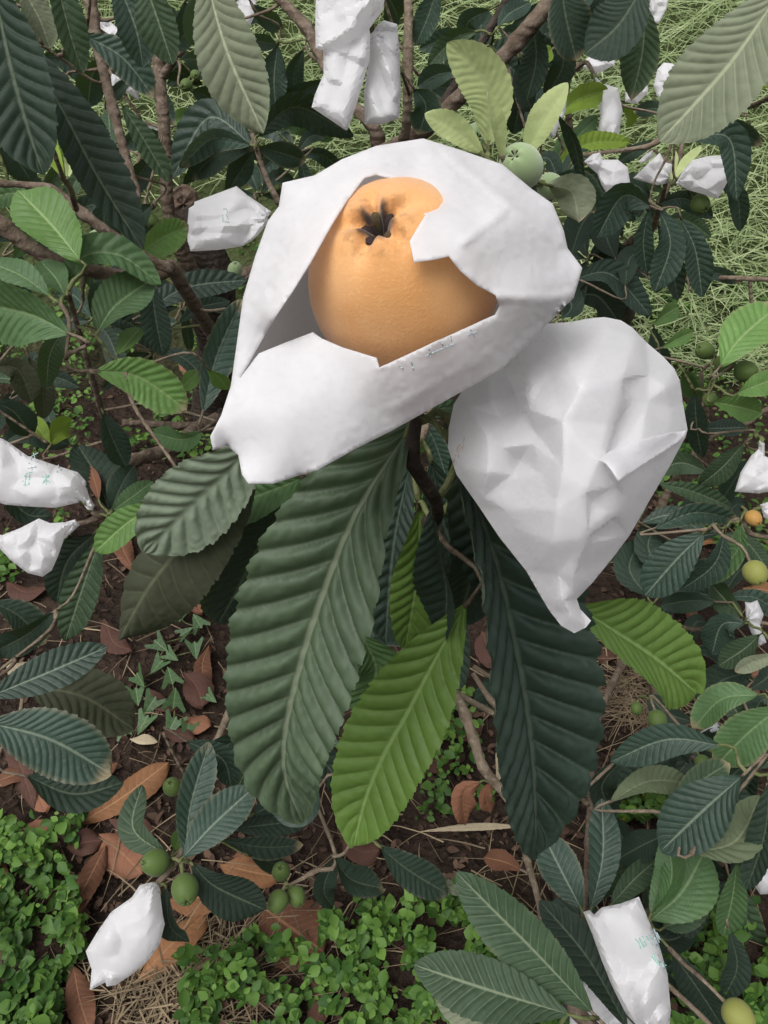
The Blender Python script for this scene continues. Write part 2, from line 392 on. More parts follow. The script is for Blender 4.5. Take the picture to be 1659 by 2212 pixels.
limb('A', [(190, -30, 1.0, 26), (212, 100, 1.0, 24), (240, 220, 1.0, 21), (278, 360, 1.0, 18), (297, 430, .98, 16), (285, 520, .93, 16)])
limb('A', [(330, 60, 1.3, 22), (345, 170, 1.3, 25), (356, 300, 1.32, 26), (368, 480, 1.38, 28), (420, 600, 1.48, 34)])
limb('A', [(345, 172, 1.3, 18), (378, 128, 1.27, 16), (412, 80, 1.25, 14), (470, 20, 1.22, 12)])
limb('A', [(-30, 394, .92, 13), (60, 400, .92, 14), (112, 408, .92, 18), (165, 450, .92, 22), (250, 515, .92, 23), (330, 565, .94, 24), (374, 580, .95, 30)])
limb('A', [(-30, 455, .84, 34), (60, 530, .86, 31), (140, 570, .88, 29), (230, 590, .91, 28), (320, 598, .94, 26), (374, 580, .96, 28)])
limb('A', [(368, 572, .95, 34), (405, 635, 1.02, 29), (440, 690, 1.12, 27), (466, 745, 1.25, 26), (470, 830, 1.42, 28)])
limb('A', [(590, -20, 1.15, 20), (630, 25, 1.13, 24), (665, 65, 1.12, 25), (697, 130, 1.11, 24), (760, 225, 1.1, 26), (815, 295, 1.1, 30), (780, 420, 1.2, 32), (600, 560, 1.38, 34), (470, 620, 1.5, 36)])
limb('A', [(545, 290, 1.12, 11), (560, 340, 1.12, 12), (580, 395, 1.13, 13), (608, 450, 1.15, 14), (640, 540, 1.3, 15)])
limb('A', [(1215, -25, .95, 36), (1150, 50, .96, 36), (1085, 125, .98, 34), (980, 222, 1.02, 34), (905, 288, 1.06, 34), (815, 340, 1.12, 34)])
limb('A', [(884, -20, 1.0, 20), (881, 130, 1.0, 21), (878, 270, 1.03, 22), (860, 330, 1.08, 22)], BARKL)
limb('A', [(1105, -20, 1.12, 17), (1060, 60, 1.12, 18), (1010, 140, 1.12, 19), (940, 250, 1.1, 20)], BARKD)
# the shoot that carries the opened bag
limb('A', [(905, 880, .315, 22), (896, 930, .325, 30), (886, 985, .34, 34), (908, 1030, .36, 32), (932, 1062, .38, 30), (945, 1110, .43, 28), (925, 1130, .52, 36), (880, 1155, .60, 38), (800, 1180, .78, 40), (640, 1020, 1.2, 36), (480, 900, 1.5, 36)], BARKD)
limb('A', [(880, 948, .335, 12), (915, 895, .315, 14), (940, 915, .31, 13), (968, 950, .305, 12)], STALK)
limb('A', [(470, 905, 1.46, 30), (420, 930, 1.38, 30), (378, 967, 1.28, 29), (285, 998, 1.18, 27), (240, 1060, 1.08, 20), (222, 1112, 1.04, 20), (200, 1103, 1.03, 16)])
limb('A', [(470, 930, 1.46, 24), (420, 922, 1.40, 20), (350, 918, 1.36, 17), (265, 912, 1.32, 14)])
limb('A', [(222, 1112, 1.04, 16), (190, 1128, 1.03, 15), (160, 1132, 1.02, 14)])
limb('A', [(480, 940, 1.5, 30), (560, 1150, 1.28, 22), (540, 1400, 1.12, 18), (450, 1650, 1.0, 14), (412, 1790, .93, 13), (386, 1852, .9, 14), (362, 1885, .89, 14), (340, 1908, .88, 12)], BARKL)
limb('A', [(540, 1400, 1.12, 12), (640, 1640, 1.06, 10), (725, 1850, .98, 9), (680, 1882, .97, 10), (622, 1915, .96, 8)], BARKL)
limb('A', [(147, 628, .80, 10), (166, 700, .84, 11), (190, 785, .88, 12), (212, 862, .95, 13), (224, 900, 1.05, 13), (262, 985, 1.16, 12)], BARK)
limb('A', [(135, 385, .76, 12), (150, 405, .80, 14), (165, 452, .9, 12)], BARKL)
# tree B
c2 = P([1330], [560], [1.75])[0]
world_limb('B', [b2 - [0, 0, .04], (b2 + c2) / 2 + [.02, 0, 0], c2], [.04, .03, .024], BARKD, 'trunk')
limb('B', [(1330, 560, 1.75, 30), (1370, 520, 1.6, 22), (1405, 500, 1.5, 16), (1425, 445, 1.4, 12), (1440, 390, 1.35, 9), (1452, 345, 1.32, 7)], BARKL)
limb('B', [(1330, 560, 1.75, 24), (1270, 450, 1.6, 16), (1240, 320, 1.5, 13), (1225, 190, 1.45, 11), (1262, 135, 1.42, 10), (1284, 162, 1.4, 8)])
limb('B', [(1425, 445, 1.4, 11), (1470, 330, 1.45, 11), (1475, 240, 1.5, 12), (1495, 178, 1.5, 10)], BARK)
limb('B', [(1475, 240, 1.5, 10), (1620, 230, 1.3, 10), (1760, 120, .9, 11), (1780, -60, .6, 12), (1705, -50, .55, 10)], BARK)
limb('B', [(1475, 240, 1.5, 8), (1468, 215, 1.5, 8)], BARK)
limb('B', [(1330, 560, 1.75, 18), (1450, 600, 1.7, 12), (1560, 600, 1.7, 11), (1700, 606, 1.7, 10)], BARKL)
limb('B', [(1620, 600, 1.7, 9), (1622, 640, 1.72, 8), (1628, 700, 1.75, 7)], BARKL)
# tree C
c3 = P([1390], [1180], [1.45])[0]
world_limb('C', [b3 - [0, 0, .04], (b3 + c3) / 2 + [.02, 0, 0], c3], [.04, .03, .022], BARKD, 'trunk')
limb('C', [(1390, 1180, 1.45, 24), (1450, 1050, 1.4, 18), (1530, 950, 1.35, 14), (1600, 922, 1.32, 12), (1648, 890, 1.3, 12), (1690, 870, 1.3, 12)], BARKL)
limb('C', [(1530, 950, 1.35, 10), (1525, 880, 1.3, 9), (1514, 812, 1.25, 9), (1535, 785, 1.24, 8), (1556, 785, 1.22, 7)], BARKL)
limb('C', [(1390, 1240, 1.42, 16), (1450, 1180, 1.3, 12), (1515, 1150, 1.2, 11), (1590, 1122, 1.15, 12), (1625, 1155, 1.15, 11), (1690, 1162, 1.15, 11)], BARKL)
limb('C', [(1410, 1330, 1.42, 12), (1500, 1360, 1.3, 9), (1580, 1340, 1.2, 9), (1690, 1352, 1.2, 8)], BARKL)
limb('C', [(1390, 1400, 1.4, 18), (1430, 1560, 1.25, 15), (1460, 1760, 1.05, 13), (1415, 1920, .95, 13), (1400, 2000, .9, 13)])
limb('C', [(1360, 1400, 1.4, 18), (1290, 1560, 1.2, 14), (1275, 1745, 1.0, 15), (1270, 1830, .95, 15), (1262, 1960, .92, 14), (1250, 2060, .88, 18), (1230, 2150, .82, 28), (1260, 2200, .8, 32), (1300, 2240, .79, 32)])
limb('C', [(1460, 1760, 1.05, 11), (1560, 1780, 1.0, 10), (1640, 1740, .97, 9), (1660, 1690, .95, 8)])
limb('C', [(1440, 1620, 1.2, 11), (1540, 1640, 1.05, 10), (1640, 1560, 1.0, 9), (1690, 1530, 1.0, 9)])
# bare twigs below the hanging leaves
limb('C', [(985, 1496, .98, 20), (1005, 1545, .96, 22), (1024, 1600, .94, 21), (1045, 1660, .92, 21), (1082, 1705, .92, 20), (1112, 1755, .91, 19), (1140, 1860, .90, 16), (1168, 1965, .88, 14), (1190, 2090, .86, 18), (1228, 2150, .83, 24)], BARKL)
limb('C', [(1022, 1455, 1.02, 10), (1058, 1510, 1.0, 13), (1095, 1562, .98, 13), (1138, 1628, .97, 12), (1230, 1700, .98, 11), (1275, 1745, 1.0, 10)], BARKL)
limb('C', [(985, 1498, .98, 16), (1055, 1535, .98, 14), (1135, 1578, .98, 13)], BARKL)
limb('C', [(1022, 1440, 1.02, 12), (1060, 1462, 1.02, 11), (1115, 1478, 1.02, 10)], BARKL)
limb('C', [(1262, 1960, .92, 8), (1440, 2125, .9, 11), (1500, 2180, .88, 10), (1560, 2240, .86, 10)], BARKL)

# ------------------------------------------------------------------ loquat leaves
def prof(u, sh=1.0):
    a = u ** (.95 * sh) * np.maximum(1 - u, 0) ** .74
    return a / a.max()
def leaf_geo(C3, Wd, nref, roll=0., fold=18., nveins=13, amp=1.0, wave=.0, under=False, nu=40, nv=12, seed=0, sh=1.0, tw=0., curl=0.0, ser=1.0):
    """C3: control points of the midrib, Wd: full width (m), nref: points the upper face looks at (or a direction)"""
    rs = np.random.default_rng(seed)
    M, L = catmull(C3, nu + 1)
    T = nrm(np.gradient(M, axis=0))
    N = nref if nref.ndim == 1 and np.linalg.norm(nref) < 1.5 and False else None
    V = nrm(nref - M) if nref is not UPREF else np.tile(np.array([0, 0, 1.0]), (nu + 1, 1))
    S = nrm(np.cross(V, T)); N = nrm(np.cross(T, S))
    u = np.linspace(0, 1, nu + 1)
    r = R(roll) + R(tw) * (u - .4)
    S2 = S * np.cos(r)[:, None] + N * np.sin(r)[:, None]; N2 = np.cross(T, S2)
    v = np.linspace(-1, 1, nv + 1); v = np.sign(v) * np.abs(v) ** .9
    U, Vv = np.meshgrid(u, v, indexing='ij'); A = np.abs(Vv)
    k = .95 * (Wd / 2) / L
    ph = nveins * (U - k * (A - .25 * A * A)) + rs.random() * .5 + 20 + .18 * np.sin(U * 9 + (Vv > 0) * 2.0 + seed)+ (Vv > 0) * .3
    hw = Wd / 2 * prof(u, sh)
    saw = (nveins * 1.0 * U + (Vv > 0) * .37) * 1.0
    teeth = (saw - np.floor(saw)) - .5
    fine = 2.7 * saw - np.floor(2.7 * saw) - .5
    hwv = hw[:, None] * (1 + ser * (.06 * teeth + .035 * fine) * (A > .95) * (U > .12)) * (1 + .03 * np.sin(5 * U + seed + (Vv > 0) * 1.7))
    fo = R(fold) * (1 - .35 * U)
    sp = L / nveins
    xf = ph - np.floor(ph); c = (1 - np.abs(2 * xf - 1) ** 2.4) * (1.12 - .24 * xf)
    cor = amp * sp * .27 * (c - .55) * np.clip((A - .02) / .2, 0, 1) * (1 - .55 * A ** 3)
    lump = amp * sp * (.008 + .03 * A ** 2) * c * vnoise(np.stack([ph * 2.6, Vv * 13 + 40], -1), seed % 17)
    groove = -amp * sp * .05 * np.exp(-(A / .06) ** 2)
    wv = wave * Wd * .10 * A ** 2 * np.sin(U * 8 + seed + (Vv > 0) * 2.2)
    cu = -curl * Wd * .5 * A ** 2.2
    z = A * hwv * np.sin(fo) + (cor + lump) * np.minimum(1, prof(u, sh) * 1.6)[:, None] + groove + wv + cu
    V3 = M[:, None] + S2[:, None] * (Vv * hwv * np.cos(fo))[..., None] + N2[:, None] * z[..., None]
    i = np.arange(nu)[:, None] * (nv + 1); j = np.arange(nv)[None]
    F = np.stack([i + j, i + nv + 1 + j, i + nv + 2 + j, i + j + 1], -1).reshape(-1, 4)
    if under: F = F[:, ::-1]
    uv = np.stack([ph, Vv], -1).reshape(-1, 2); uv2 = np.stack([U, Vv * .5 + .5], -1).reshape(-1, 2)
    return V3.reshape(-1, 3), F, uv, uv2, M, L
UPREF = np.array([0, 0, 1e6])
LEAFN = [0]
def leaf(pts, w, d, mat='g', roll=None, fold=None, tree='A', d2=None, nveins=None, amp=1.0, wave=None, under=False, sh=1.0, tw=None, bow=.03, curl=0.0, want=True, parent=None, name='leaf', hi=1.0):
    LEAFN[0] += 1; sd_ = LEAFN[0] * 13 + 5; rs = np.random.default_rng(sd_)
    a = np.array(pts, float)
    if roll is None: roll = rs.uniform(-28, 28)
    if fold is None: fold = rs.uniform(10, 28)
    if tw is None: tw = rs.uniform(-30, 30)
    if wave is None: wave = rs.uniform(.2, .8)
    s = np.r_[0, np.cumsum(np.linalg.norm(np.diff(a, axis=0), axis=1))]; Lpx = s[-1]; s = s / s[-1]
    d2 = d * 1.05 if d2 is None else d2
    dm = (d + d2) / 2
    dep = d + (d2 - d) * s - bow * Lpx / FPX * dm * 4 * s * (1 - s)
    C3 = P(a[:, 0], a[:, 1], dep)
    vis = .5 * (math.cos(R(fold * .8) + R(roll)) + math.cos(R(fold * .8) - R(roll)))
    Wd = w * dm / FPX / max(.4, vis)
    nu = int(np.clip(Lpx / 2.6 * hi, 26, 170)); nv = 2 * int(np.clip(w / 9 * hi, 4, 26))
    nveins = nveins or int(np.clip(round(rs.uniform(11, 15)), 9, 17))
    V, F, uv, uv2, M, L = leaf_geo(C3, Wd, CAMP, roll, fold, nveins, amp, wave, under, nu, nv, sd_, sh, tw, curl)
    o = obj(name, mesh_np('leaf', V, F, True, uv, uv2), LM[mat], parent if parent is not None else TREES[tree]['root'], origin=M[0])
    if want and parent is None: TREES[tree]['want'].append((M[0], nrm((M[1] - M[0])[None])[0], .0016 if Lpx * dm > 80 else .0012))
    return o

# --- the shoot with the opened bag: large hanging leaves
leaf([(890, 915), (770, 1106), (700, 1276), (650, 1431), (616, 1580), (616, 1680), (652, 1778)], 278, .335, 'h', roll=23, fold=25, d2=.46, nveins=16, amp=1.5, wave=.25, tw=-6, hi=1.0, bow=.06, sh=.72)
leaf([(962, 905), (1010, 1040), (1072, 1220), (1112, 1390), (1136, 1520), (1152, 1660), (1160, 1850)], 246, .33, 'hd', roll=-36, fold=38, d2=.47, nveins=15, amp=1.45, wave=.2, tw=0, bow=.05, sh=.85)
leaf([(1010, 1300), (940, 1425), (880, 1540), (829, 1631), (790, 1725), (763, 1829)], 205, .47, 'hl', roll=10, fold=14, d2=.55, nveins=15, amp=.7, wave=.4, tw=10)
leaf([(905, 1090), (905, 1180), (895, 1290), (875, 1400)], 110, .50, 'hl', roll=-15, fold=12, d2=.56, nveins=12, amp=.6, tw=0)
leaf([(560, 930), (500, 1010), (420, 1085), (312, 1195)], 180, .50, 'hp', roll=-16, fold=10, d2=.56, nveins=10, amp=1.2, under=False, tw=10, wave=.2)
leaf([(530, 985), (470, 1080), (390, 1180), (320, 1270), (255, 1385)], 165, .53, 'po', roll=34, fold=-16, d2=.62, nveins=12, amp=.7, tw=-25, wave=.2, curl=.3)
leaf([(660, 1030), (560, 1070), (490, 1095), (425, 1130)], 115, .56, 'm', roll=10, fold=14, d2=.64, amp=.8)
leaf([(640, 1060), (560, 1180), (515, 1270), (470, 1350)], 165, .60, 'hd', roll=-20, fold=20, d2=.74)
leaf([(372, 1160), (420, 1200), (480, 1243)], 78, .72, 'b', roll=0, fold=14, d2=.78)
leaf([(885, 1000), (850, 1180), (832, 1392)], 125, .50, 'hd', roll=20, fold=20, d2=.58)
leaf([(935, 1085), (952, 1200), (966, 1290), (955, 1395)], 75, .43, 'hd', roll=48, fold=42, d2=.50, nveins=15)
leaf([(980, 1095), (1020, 1190), (1015, 1260), (985, 1350)], 150, .46, 'hd', roll=-20, fold=16, d2=.54, nveins=15)
leaf([(1245, 1310), (1330, 1365), (1420, 1425), (1506, 1498)], 165, .47, 'hl', roll=-30, fold=26, d2=.54, nveins=13, amp=.8, tw=0, tree='A', want=True)
leaf([(775, 1360), (812, 1440), (800, 1490), (776, 1545)], 125, .58, 'm', roll=0, fold=22, d2=.64)
leaf([(930, 1110), (760, 1350), (700, 1500)], 110, .66, 'hd', d2=.75)
leaf([(1010, 1000), (1060, 1150), (1190, 1330)], 120, .40, 'hd', roll=-30, d2=.48)
leaf([(930, 990), (965, 1150), (1045, 1320)], 150, .52, 'hd', roll=-10, d2=.60)
leaf([(985, 940), (1030, 1100), (1075, 1310)], 130, .42, 'hd', roll=15, d2=.50)
leaf([(900, 960), (830, 1050), (760, 1200)], 120, .52, 'hd', roll=10, d2=.62)
# --- young shoot behind the bag with its pale leaves
leaf([(1055, 315), (1060, 215), (1030, 150), (966, 92)], 104, .58, 'lp', roll=0, fold=12, d2=.54, amp=.45, sh=.9)
leaf([(1085, 345), (1072, 270), (1054, 198)], 34, .55, 'lp', roll=35, fold=30, d2=.52, amp=.3)
leaf([(1130, 345), (1168, 270), (1226, 178)], 62, .57, 'lp', roll=-15, fold=20, d2=.54, amp=.4)
leaf([(1045, 335), (985, 280), (917, 246)], 56, .57, 'lp', roll=10, fold=15, d2=.55, amp=.4)
leaf([(1185, 400), (1235, 415), (1250, 480)], 75, .60, 'p', fold=-20, d2=.62)
# --- top left
T1 = [
 ([(440, -70), (490, 110), (570, 290)], 135, .70, 'p', dict(roll=5, fold=12, nveins=13, amp=.8)),
 ([(115, -70), (148, 60), (178, 158)], 68, .75, 'g', dict(roll=-25)),
 ([(245, -60), (293, 60), (309, 145)], 80, .80, 'b', {}),
 ([(305, -60), (345, 55), (373, 140)], 80, .70, 'g', dict(roll=20)),
 ([(40, -40), (85, 40), (108, 104)], 64, .9, 'p', {}),
 ([(-20, -60), (20, 130), (55, 260), (94, 378)], 165, .52, 'd', dict(roll=22, fold=30, nveins=12)),
 ([(40, 80), (130, 230), (210, 380), (308, 540)], 105, .58, 'd', dict(roll=-32, fold=32, nveins=15)),
 ([(180, 75), (265, 125), (334, 212)], 72, .92, 'b', {}),
 ([(262, 225), (310, 300), (366, 396)], 52, 1.0, 'g', {}),
 ([(140, 388), (108, 325), (84, 262)], 40, .77, 'y', dict(amp=.4, fold=28)),
 ([(142, 388), (132, 330), (122, 285)], 32, .78, 'y', dict(amp=.4, fold=28)),
 ([(146, 388), (150, 330), (156, 272)], 34, .77, 'lp', dict(amp=.4, fold=28)),
 ([(175, 565), (115, 490), (38, 410)], 118, .80, 'l', dict(roll=10, fold=14, amp=.6)),
 ([(285, 565), (340, 520), (408, 487)], 66, 1.0, 'l', {}),
 ([(545, 312), (450, 255), (372, 385)], 72, 1.12, 'b', dict(roll=25)),
 ([(545, 314), (460, 300), (388, 362)], 50, 1.10, 'b', dict(roll=-25)),
 ([(540, 322), (470, 335), (412, 385)], 60, 1.14, 'd', {}),
 ([(555, 295), (640, 232), (765, 295)], 68, 1.10, 'd', {}),
 ([(555, 318), (605, 330), (660, 348)], 52, 1.12, 'd', {}),
 ([(548, 325), (520, 370), (500, 400)], 50, 1.2, 'd', {}),
 ([(600, 95), (592, 170), (597, 245)], 60, 1.25, 'b', {}),
 ([(655, 105), (635, 160), (640, 222)], 42, 1.25, 'd', {}),
 ([(365, 268), (390, 255), (420, 250)], 36, 1.55, 'l', {}),
 ([(610, 280), (665, 272), (718, 302)], 42, 1.45, 'm', {}),
 ([(412, 195), (445, 208), (478, 232)], 48, 1.25, 'd', {}),
 ([(392, 128), (415, 128), (442, 134)], 34, 1.2, 'b', {}),
 ([(515, 72), (550, 88), (597, 96)], 32, 1.15, 'b', {}),
 ([(545, 10), (575, 40), (610, 60)], 40, 1.2, 'b', {}),
 ([(150, 628), (180, 555), (260, 552), (347, 615)], 66, .83, 'm', dict(roll=-30, fold=24)),
 ([(0, 300), (40, 350), (70, 395)], 60, .9, 'd', {}), ([(20, 360), (60, 390), (110, 440)], 40, 1.0, 'b', {}),
 ([(430, -20), (425, 40), (440, 100)], 80, .85, 'g', {}), ([(400, 0), (400, 60), (385, 110)], 50, 1.0, 'd', {}),
 ([(230, 130), (200, 160), (190, 230)], 60, 1.1, 'b', {}), ([(100, 150), (130, 250), (170, 300)], 70, .95, 'd', {}),
 ([(160, 200), (190, 260), (230, 300)], 50, 1.1, 'g', {}), ([(330, 330), (300, 380), (260, 420)], 50, 1.15, 'd', {}),
 ([(330, 440), (300, 480), (320, 540)], 50, 1.1, 'd', {}), ([(240, 430), (225, 480), (255, 560)], 60, .98, 'd', {}),
 ([(560, 130), (545, 180), (540, 220)], 50, 1.25, 'b', {}), ([(700, 170), (650, 200), (600, 215)], 40, 1.25, 'd', {}),
 # top right of the opened bag
 ([(1150, 45), (1158, 130), (1138, 215)], 62, .98, 'd', {}), ([(1210, -40), (1225, 50), (1246, 132)], 95, .92, 'd', dict(roll=-20)),
 ([(1395, -40), (1335, 55), (1263, 117)], 115, .88, 'd', dict(roll=15)), ([(1392, 5), (1388, 110), (1364, 218)], 78, .92, 'g', dict(roll=22)),
 ([(1205, 70), (1216, 140), (1178, 212)], 52, 1.0, 'd', {}), ([(1330, -40), (1310, 20), (1290, 90)], 80, .95, 'd', {}),
 ([(992, 153), (945, 162), (902, 186)], 46, 1.0, 'b', {}), ([(1032, 68), (985, 82), (925, 142)], 44, 1.05, 'g', {}),
 ([(893, 190), (920, 230), (905, 290)], 68, .95, 'b', {}), ([(945, -30), (925, 35), (898, 98)], 54, .97, 'b', {}),
 ([(830, -20), (850, 15), (862, 48)], 60, 1.05, 'd', {}), ([(1060, 20), (1010, 50), (1020, 90)], 46, 1.15, 'b', {}),
 ([(1075, 60), (1100, 30), (1145, 5)], 40, 1.05, 'b', {}), ([(1050, 100), (1000, 120), (960, 170)], 50, 1.1, 'b', {}),
 ([(1160, 130), (1175, 125), (1192, 104)], 30, 1.15, 'y', {}), ([(1120, 130), (1130, 190), (1150, 240)], 50, 1.05, 'd', {}),
 ([(1100, 160), (1120, 220), (1110, 290)], 60, 1.1, 'd', {}), ([(1160, 330), (1155, 250), (1180, 190)], 46, 1.1, 'b', {}),
 ([(920, 170), (960, 190), (1000, 180)], 40, 1.15, 'b', {}), ([(860, 90), (845, 60), (850, 20)], 30, 1.1, 'm', {}),
 # left middle
 ([(152, 722), (60, 678), (-80, 650)], 135, .70, 'm', dict(roll=-22, fold=26)), ([(110, 642), (45, 595), (-40, 560)], 58, .76, 'm', {}),
 ([(142, 642), (120, 600), (88, 566)], 62, .80, 'm', {}), ([(210, 717), (250, 660), (328, 603)], 92, .84, 'm', dict(roll=-25, fold=25)),
 ([(325, 605), (337, 690), (352, 768)], 62, 1.0, 'b', dict(roll=10)), ([(308, 680), (400, 622), (534, 604)], 58, 1.1, 'b', dict(roll=-20)),
 ([(385, 698), (430, 665), (497, 650)], 34, 1.15, 'b', {}), ([(438, 892), (468, 770), (522, 648)], 78, .92, 'b', dict(roll=20)),
 ([(206, 800), (300, 815), (404, 886)], 98, .76, 'l', dict(roll=8, fold=15)), ([(252, 768), (280, 735), (303, 708)], 38, .86, 'l', {}),
 ([(222, 888), (240, 940), (272, 1008)], 56, .98, 'd', dict(roll=-15)), ([(108, 962), (82, 925), (52, 900)], 40, 1.1, 'y', {}),
 ([(110, 962), (125, 930), (154, 908)], 46, 1.1, 'y', dict(roll=20)), ([(378, 842), (400, 830), (428, 803)], 36, 1.05, 'l', {}),
 ([(448, 796), (472, 815), (494, 842)], 34, .8, 'l', {}), ([(236, 1106), (210, 1030), (168, 962)], 85, 1.02, 'd', {}),
 ([(238, 1106), (262, 1050), (288, 1006)], 62, 1.0, 'd', {}), ([(240, 1106), (290, 1070), (330, 1040)], 44, .98, 'm', {}),
 ([(214, 1080), (206, 1045), (194, 1008)], 26, 1.0, 'n', {}), ([(217, 1160), (182, 1260), (141, 1384)], 78, 1.0, 'g', dict(roll=5)),
 ([(205, 1150), (145, 1215), (122, 1300)], 72, 1.06, 'd', {}), ([(345, 1085), (275, 1130), (205, 1192)], 72, .78, 'l', dict(roll=10)),
 ([(-20, 790), (40, 800), (70, 870)], 60, 1.0, 'po', {}), ([(60, 770), (90, 830), (95, 905)], 46, 1.05, 'po', {}), ([(-10, 870), (30, 890), (70, 940)], 60, 1.05, 'd', {}),
 ([(0, 960), (60, 935), (150, 960)], 60, 1.15, 'd', {}), ([(150, 700), (110, 760), (100, 840)], 50, .95, 'g', {}),
 ([(-20, 1010), (50, 1105), (110, 1115)], 60, 1.2, 'd', {}), ([(300, 640), (270, 600), (230, 590)], 50, 1.0, 'b', {}),
 ([(440, 930), (395, 950), (330, 935)], 50, 1.0, 'm', {}), ([(520, 700), (500, 760), (470, 810)], 60, 1.05, 'b', {}),
 # left lower
 ([(118, 1320), (60, 1370), (-20, 1412)], 64, .9, 'd', {}), ([(-30, 1508), (110, 1450), (232, 1397)], 84, .82, 'b', dict(roll=-10)),
 ([(50, 1480), (180, 1505), (288, 1575)], 135, .92, 'po', dict(roll=-10, fold=-10)), ([(-30, 1560), (110, 1598), (240, 1672)], 140, .76, 'b', dict(roll=8, fold=15, nveins=16)),
 ([(55, 1675), (160, 1715), (268, 1690)], 85, .92, 'd', {}), ([(-20, 1300), (40, 1330), (100, 1390)], 70, 1.0, 'd', {}),
 ([(400, 1852), (412, 1740), (452, 1602)], 74, .87, 'b', dict(roll=12)), ([(392, 1856), (460, 1782), (549, 1700)], 88, .85, 'b', dict(roll=-12, nveins=15)),
 ([(366, 1852), (288, 1790), (306, 1695)], 54, .88, 'g', dict(roll=-30)), ([(415, 1866), (465, 1915), (574, 1966)], 88, .86, 'd', dict(roll=20)),
 ([(358, 1915), (368, 2000), (408, 2036)], 46, .88, 'd', dict(roll=40)), ([(500, 1790), (590, 1780), (672, 1770)], 56, .95, 'd', {}),
 ([(480, 1815), (570, 1830), (655, 1826)], 48, .97, 'd', {}), ([(545, 1760), (590, 1740), (628, 1732)], 50, .95, 'b', {}),
 ([(540, 1848), (580, 1862), (615, 1870)], 46, .98, 'd', {}), ([(375, 1840), (385, 1815), (400, 1795)], 34, .93, 'l', {}),
 ([(690, 1700), (640, 1740), (600, 1690)], 90, .9, 'b', {}), ([(720, 1850), (760, 1900), (830, 1920)], 60, .97, 'd', {}),
 ([(725, 1850), (700, 1920), (720, 1960)], 50, .98, 'd', {}), ([(820, 1828), (880, 1878), (968, 1932)], 76, .90, 'd', {}),
 ([(815, 1822), (905, 1880), (1005, 1935)], 32, .93, 'p', dict(roll=0)), ([(400, 1600), (480, 1640), (500, 1700)], 60, .92, 'b', {}),
]
for pts, w, d, m, kw in T1: leaf(pts, w, d, m, tree='A', **kw)
# --- tree B
leaf([(1700, -40), (1590, 120), (1500, 225), (1424, 306)], 185, .55, 'p', roll=10, fold=8, tree='B', nveins=14, amp=.9, d2=.60)
T2 = [
 ([(1205, 252), (1250, 215), (1312, 194)], 52, 1.3, 'y', {}), ([(1195, 362), (1270, 312), (1362, 306)], 40, 1.3, 'y', {}),
 ([(1345, 230), (1362, 250), (1360, 275)], 26, 1.4, 'y', {}), ([(1220, 322), (1258, 285), (1292, 254)], 40, 1.32, 'm', {}),
 ([(1195, 365), (1215, 320), (1235, 280)], 36, 1.3, 'm', {}), ([(1198, 232), (1236, 300), (1262, 398)], 24, 1.1, 'd', dict(roll=50)),
 ([(1198, 378), (1250, 400), (1292, 456)], 66, 1.15, 'b', {}), ([(1408, 446), (1345, 425), (1288, 516)], 74, 1.15, 'b', dict(roll=-25)),
 ([(1425, 450), (1448, 530), (1414, 632)], 62, 1.15, 'b', {}), ([(1402, 450), (1390, 520), (1397, 592)], 42, 1.2, 'b', {}),
 ([(1470, 470), (1502, 540), (1517, 642)], 54, 1.2, 'b', {}), ([(1498, 280), (1580, 278), (1645, 312)], 44, 1.2, 'd', {}),
 ([(1480, 300), (1575, 300), (1592, 434)], 62, 1.15, 'b', dict(roll=-20)), ([(1422, 304), (1370, 328), (1333, 352)], 30, 1.25, 'd', {}),
 ([(1458, 246), (1420, 235), (1368, 240)], 32, 1.35, 'd', {}), ([(1450, 392), (1455, 358), (1460, 325)], 16, 1.3, 'lp', dict(amp=.3)),
 ([(1455, 392), (1480, 352), (1516, 315)], 20, 1.3, 'lp', dict(amp=.3)), ([(1240, 602), (1320, 593), (1406, 682)], 60, 1.4, 'b', dict(roll=-20)),
 ([(1236, 640), (1290, 640), (1335, 692)], 90, 1.5, 'd', {}), ([(1230, 560), (1260, 480), (1300, 440)], 70, 1.4, 'd', {}),
 ([(1330, 560), (1310, 500), (1350, 460)], 70, 1.5, 'd', {}), ([(1400, 600), (1340, 560), (1280, 560)], 60, 1.5, 'd', {}),
 ([(1420, 440), (1480, 430), (1540, 470)], 40, 1.35, 'b', {}), ([(1410, 430), (1370, 400), (1310, 395)], 40, 1.35, 'd', {}),
 ([(1540, 390), (1590, 420), (1600, 500)], 40, 1.3, 'd', {}), ([(1600, 195), (1640, 180), (1690, 150)], 30, 1.4, 'y', {}),
 ([(1600, 230), (1580, 190), (1600, 150)], 24, 1.5, 'm', {}), ([(1215, 690), (1235, 660), (1210, 620)], 60, 1.45, 'b', {}),
 ([(1350, 620), (1360, 560), (1390, 540)], 50, 1.4, 'd', {}), ([(1500, 620), (1540, 590), (1600, 610)], 30, 1.65, 'b', {}),
]
for pts, w, d, m, kw in T2: leaf(pts, w, d, m, tree='B', **kw)
